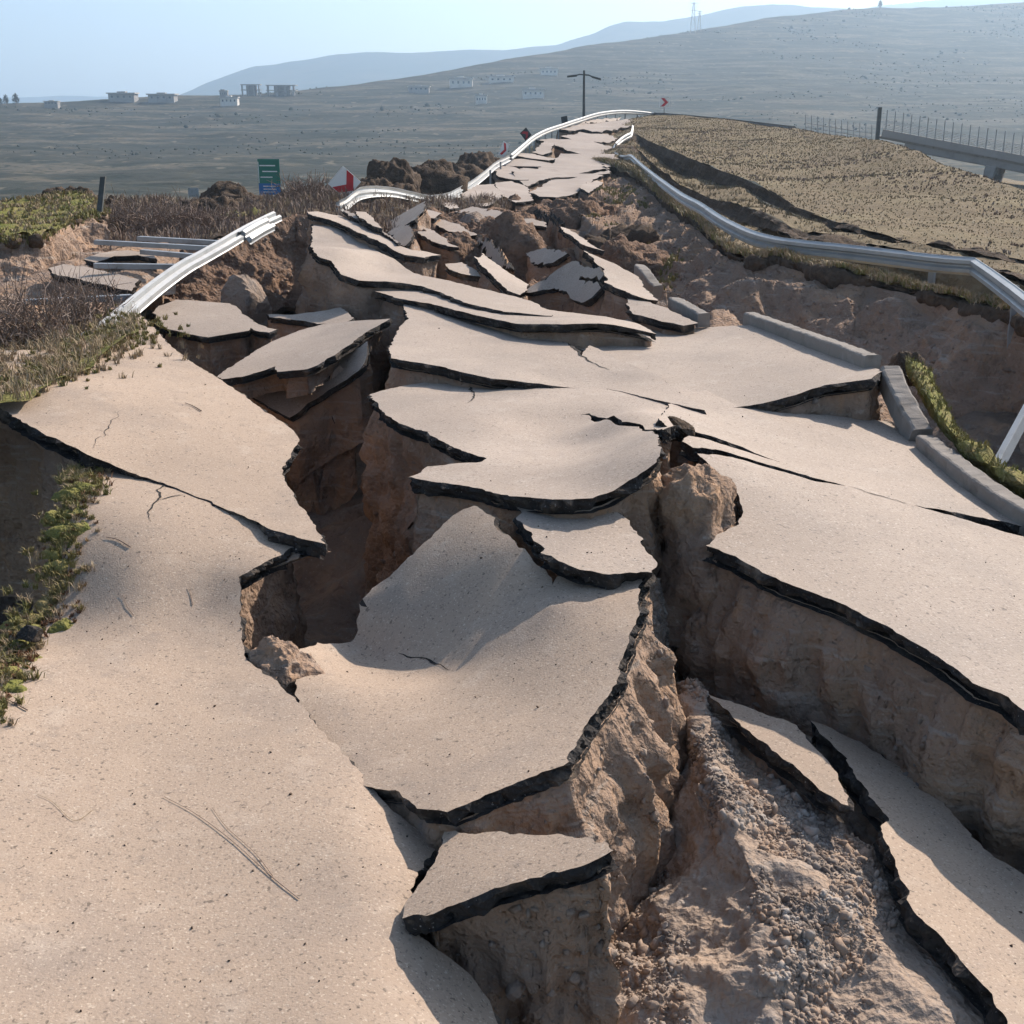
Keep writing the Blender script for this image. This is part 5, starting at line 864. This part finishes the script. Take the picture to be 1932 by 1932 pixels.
c = strip_pts('S1', [(x + 28, y) for x, y in eg], 160, .07); blades('grass', c, rv.uniform(.02, .05, 160), .009, M['blade_red'], 'reddish withered stems at the rim of the largest sheet', seed=3, lean=1.4, per=14)
mv, mf = [], []
for i_, p_ in enumerate(strip_pts('S1', eg, 34, .07)):
    h_ = heap('moss', p_ + (0, 0, -.02), *rv.uniform(.05, .11, 2), rv.uniform(.03, .06), .3, M['turf'], 300 + i_, 8, kind=None); off = len(mv); mv += [tuple(v.co + h_.location) for v in h_.data.vertices]; mf += [tuple(k + off for k in p.vertices) for p in h_.data.polygons]; bpy.data.objects.remove(h_)
prop(fast_mesh('moss', mv, mf, M['turf'], 'stuff', True), 'mossy cushions along the broken left rim of the largest sheet', 'moss')
c = strip_pts('S2', [(-120, 700), (0, 735), (50, 725), (100, 695), (160, 670), (215, 645), (262, 600)], 420, .22); blades('grass', c, rv.uniform(.03, .08, 420), .012, M['blade_green'], 'green tufts on the upper rim of the slab under the dry bush', seed=4, lean=1., per=22)
c = strip_pts('S2', [(-120, 700), (0, 720), (50, 705), (100, 680), (160, 660), (215, 640)], 300, .32); blades('grass', c, rv.uniform(.04, .12, 300), .010, M['blade_dry'], 'dry straw on the upper rim of the slab under the dry bush', seed=5, lean=1., per=16)
for G, n, hh, m_, lb, sd in ((G_tt, 2600, .10, 'blade_green', 'green grass fringe on the turf edge of the right bank', 11), (G_tt, 2200, .12, 'blade_dry', 'dry grass fringe on the turf edge of the right bank', 12), (G_kt, 900, .07, 'blade_green', 'mossy grass behind the curved kerb', 13), (G_lt, 2600, .07, 'blade_dry', 'dry grass on the left bank', 14), (G_lt, 2600, .06, 'blade_green', 'green grass on the left bank', 15), (G_ll, 700, .07, 'blade_green', 'grass hanging over the left scarp', 16)):
    P, uv = sample_grid(G, n, rv); blades('grass', P, hh * np.clip(P[:, 1] / 18, .8, 2.5), .014 * np.clip(P[:, 1] / 14, .8, 3), M[m_], lb, seed=sd, lean=.9, per=6)
for G, n, hh, m_, lb, sd in ((G_up[30:], 20000, .04, 'blade_olive', 'dry grass covering the upper hillside', 17), (G_ter, 1200, .08, 'blade_olive', 'dry grass on the slipped terrace', 18), (G_shelf, 2500, .09, 'blade_olive', 'dry grass on the shelf behind the long guardrail', 19), (G_br, 4000, .18, 'blade_dry', 'dry brush on the shelf behind the toppled guardrail', 20), (G_bg, 1200, .22, 'blade_dry', 'dry straw under the bare bush', 21), (G_lsl, 250, .12, 'blade_dry', 'straw on the slope below the left scarp', 22)):
    P, uv = sample_grid(G, n, rv); blades('grass', P, hh * np.clip(P[:, 1] / 30, .8, 2.), .010 * np.clip(P[:, 1] / 22, .8, 2), M[m_], lb, seed=sd, lean=.9, per=4)
P, uv = sample_grid(G_up[30:], 5000, rv); k = fbm(P * .25, 4, 3) > .12; blades('grass', P[k], .11, .035, M['twig'], 'dead brown weeds on the upper hillside', seed=23, lean=1., per=5)
P, uv = sample_grid(G_br, 5000, rv); blades('brush', P, .26, .025, M['twig'], 'bare brown brush on the shelf behind the toppled guardrail', 'brush', seed=24, lean=.8, per=5)
P, uv = sample_grid(G_scarp, 6000, rv); k = (uv[:, 0] > .05) & (uv[:, 0] < .8); stones('gravel', P[k], rv.lognormal(-3.7, .5, k.sum()).clip(.015, .12), M['rock'], 'stones in the face of the right scarp', seed=31)
P, uv = sample_grid(G_cl, 1200, rv); stones('gravel', P, rv.lognormal(-3.7, .5, len(P)).clip(.015, .1), M['rock'], 'stones in the brown soil cliff', seed=32)
for key, n_ in (('S12', 400), ('S6', 400), ('S9', 150), ('S13', 200)):
    P, uv = sample_grid(BANK[key], n_, rv); stones('gravel', P, rv.lognormal(-3.4, .5, len(P)).clip(.01, .1), M['rock'], 'stones in the earth walls under the middle slabs', seed=33)
P, uv = sample_grid(G_scarp, 9000, rv); k = (uv[:, 1] > .05) & (uv[:, 1] < .36) & (uv[:, 0] > .25) & (fbm(P * .5, 3, 8) > .12); blades('grass', P[k], .13, .03, M['blade_green'], 'mossy grass in the gully below the right bank', seed=25, lean=1., per=6)
# bare bush on the left
def bush(label, base, h, spread, n, seed, r0=.012):
    q = np.random.default_rng(seed); root = empty('bush', base); prop(root, label, 'bush'); mb = MB()
    for i in range(n):
        a = q.uniform(0, 2 * math.pi); ln = h * q.uniform(.5, 1.1); out = q.uniform(.1, 1) * spread; p0 = np.asarray(base) + np.array((q.normal(0, spread * .35), q.normal(0, spread * .25), -.05)); d = np.array((math.cos(a) * out, math.sin(a) * out, ln)); p1 = p0 + d * .4 + q.normal(0, .04, 3); p2 = p0 + d * .8 + q.normal(0, .08, 3); p3 = p0 + d + q.normal(0, .12, 3); mb.tube([p0, p1, p2, p3], [r0, r0 * .7, r0 * .45, r0 * .25], 4)
        for _ in range(4):
            t = q.uniform(.3, .95); s_ = p0 + d * t; e = s_ + q.normal(0, .18, 3) + np.array((0, 0, .12)); mb.tube([s_, (s_ + e) / 2 + q.normal(0, .03, 3), e], [r0 * .45, r0 * .35, r0 * .2], 3)
    mb.build('twigs', M['twig'], root); return root
bush('large bare twiggy bush on the bank by the toppled guardrail', UD(90, 690, 15.0), .95, .75, 130, 1); bush('sprawling bare bush beside the large twiggy one at the rim', UD(-20, 700, 14.5), .9, .8, 110, 2); bush('low bare bush just behind the toppled guardrail end', UD(150, 620, 16.3), .6, .5, 70, 3)
bush('grey bare shrub on the brow left of the chevron board', UD(585, 385, 36), .7, .9, 120, 4, .02); bush('brown bare shrub on the shelf behind the guardrail posts', UD(280, 440, 28.5), .6, 1.1, 140, 5, .016); bush('thin bare shrub beside the brown one on the shelf', UD(380, 435, 29), .5, .9, 100, 6, .016)
# pebbles and litter on the slabs
pts = []; szs = []
for key, n_ in (('S1', 420), ('S2', 160), ('S3', 110), ('S7', 140), ('S6', 90), ('S9', 90), ('S12', 60), ('S27', 60), ('S5', 30)):
    s = SURF[key]; mn, mx = s['poly'].min(0), s['poly'].max(0); q = rv.uniform(mn, mx, (n_ * 3, 2)); q = q[inside(q, s['poly'])][:n_]; pts.append(np.c_[q, s['f'](q)]); szs.append(rv.lognormal(-5.75, .5, len(q)).clip(.002, .011))
stones('pebbles', np.vstack(pts), np.concatenate(szs), M['dark_soil'], 'tiny dark crumbs strewn over the slabs', 'pebbles', seed=41, lift=.3)
def stem(label, key, pix, r, m='twig'):
    s = SURF[key]; P = np.array([hit(s['f'], x, y, s['dm'] * .35, s['dm'] * 2.5) for x, y in pix]); P = catmull(P, 6); P[:, 2] = s['f'](P[:, :2]) + r * .9 + .004; mb = MB(); mb.tube(P, np.linspace(r * .5, r, len(P)), 5); return prop(mb.build('dry_stem', M[m]), label, 'stem', 'dry stems lying on the asphalt')
stem('long thin dry stem lying across the largest sheet', 'S1', [(310, 1505), (370, 1538), (440, 1590), (500, 1645), (565, 1698)], .0024); stem('thin side stem crossing the long dry stem', 'S1', [(400, 1525), (430, 1565), (480, 1610), (515, 1655)], .0016)
stem('short dark stick at the weedy rim of the largest sheet', 'S1', [(10, 1320), (30, 1330), (52, 1342)], .004); stem('pale bent straw near the weedy rim of the largest sheet', 'S1', [(70, 1500), (100, 1515), (140, 1550), (175, 1530)], .0015, 'blade_dry')
stem('small dark stick on the shaded dip of the largest sheet', 'S1', [(200, 1015), (222, 1020), (246, 1034)], .005); stem('thin stick on the upper tilted slab', 'S2', [(350, 762), (365, 768), (380, 777)], .006); stem('short thin stick low on the shaded dip', 'S1', [(230, 1120), (240, 1145), (252, 1162)], .0025); stem('curved stick beside the short thin one on the dip', 'S1', [(355, 1110), (360, 1125), (364, 1143)], .003)
# loose blocks
rock('boulder', UD(466, 585, 19.8), (.40, .35, .62), M['rock'], 3, 'grey brown boulder leaning on the cliff above the six sided slab', rot=(.1, .25, .3))
rock('rubble_block', UD(868, 578, 21.4), (.36, .25, .13), M['concrete'], 5, 'grey broken lump lying on the long pale slab', 'rubble', rot=(0, .2, .3)); rock('rubble_block', UD(805, 546, 23.2), (.16, .14, .16), M['dark_soil'], 6, 'small dark lump at the lip of the long pale slab', 'rubble')
rock('rubble_block', UD(762, 600, 17.6), (.14, .14, .34), M['rock'], 7, 'upright brown chunk at the corner of the smooth pale slab', 'rubble', rot=(.2, .3, 0)); rock('rubble_block', UD(752, 568, 18.2), (.13, .12, .14), M['bitumen'], 8, 'black chunk above the upright brown chunk', 'rubble')
rock('rubble_block', UZ(1285, 806, .66), (.13, .08, .05), M['dark_soil'], 9, 'black crumbled chunk sticking up where the bowl slab meets the wide slab', 'rubble', rot=(.3, .5, .2)); rock('rubble_block', UZ(1190, 975, .05), (.22, .2, .26), M['gravel'], 10, 'pale stony chunk wedged beside the leaf shaped slab', 'rubble')
rock('rubble_block', UZ(55, 1195, .12), (.09, .08, .07), M['bitumen'], 11, 'black asphalt lump in the weeds at the left rim', 'rubble'); rock('rubble_block', UD(905, 440, 31.5), (.55, .5, .45), M['rock'], 12, 'large brown squared block in the middle of the rubble', 'rubble', rot=(.1, .1, .4))
rock('rubble_block', UZ(520, 1270, -.25), (.14, .12, .10), M['gravel'], 13, 'stony lump at the lip of the deep hole', 'rubble')
# ------------------------------------------------------------------ haze over the valley
mb = MB(); mb.abox(-6500, 6500, -300, 7200, -60, 620); hz = mb.build('haze', None); hz.data.materials.clear(); hm = bpy.data.materials.new('haze'); hm.use_nodes = True; t = hm.node_tree; t.nodes.clear()
o_ = t.nodes.new('ShaderNodeOutputMaterial'); v_ = t.nodes.new('ShaderNodeVolumePrincipled'); v_.inputs['Color'].default_value = (.56, .77, 1.0, 1); v_.inputs['Density'].default_value = 2.8e-4; v_.inputs['Anisotropy'].default_value = .4; t.links.new(v_.outputs[0], o_.inputs['Volume']); hz.data.materials.append(hm); hz['kind'] = 'stuff'
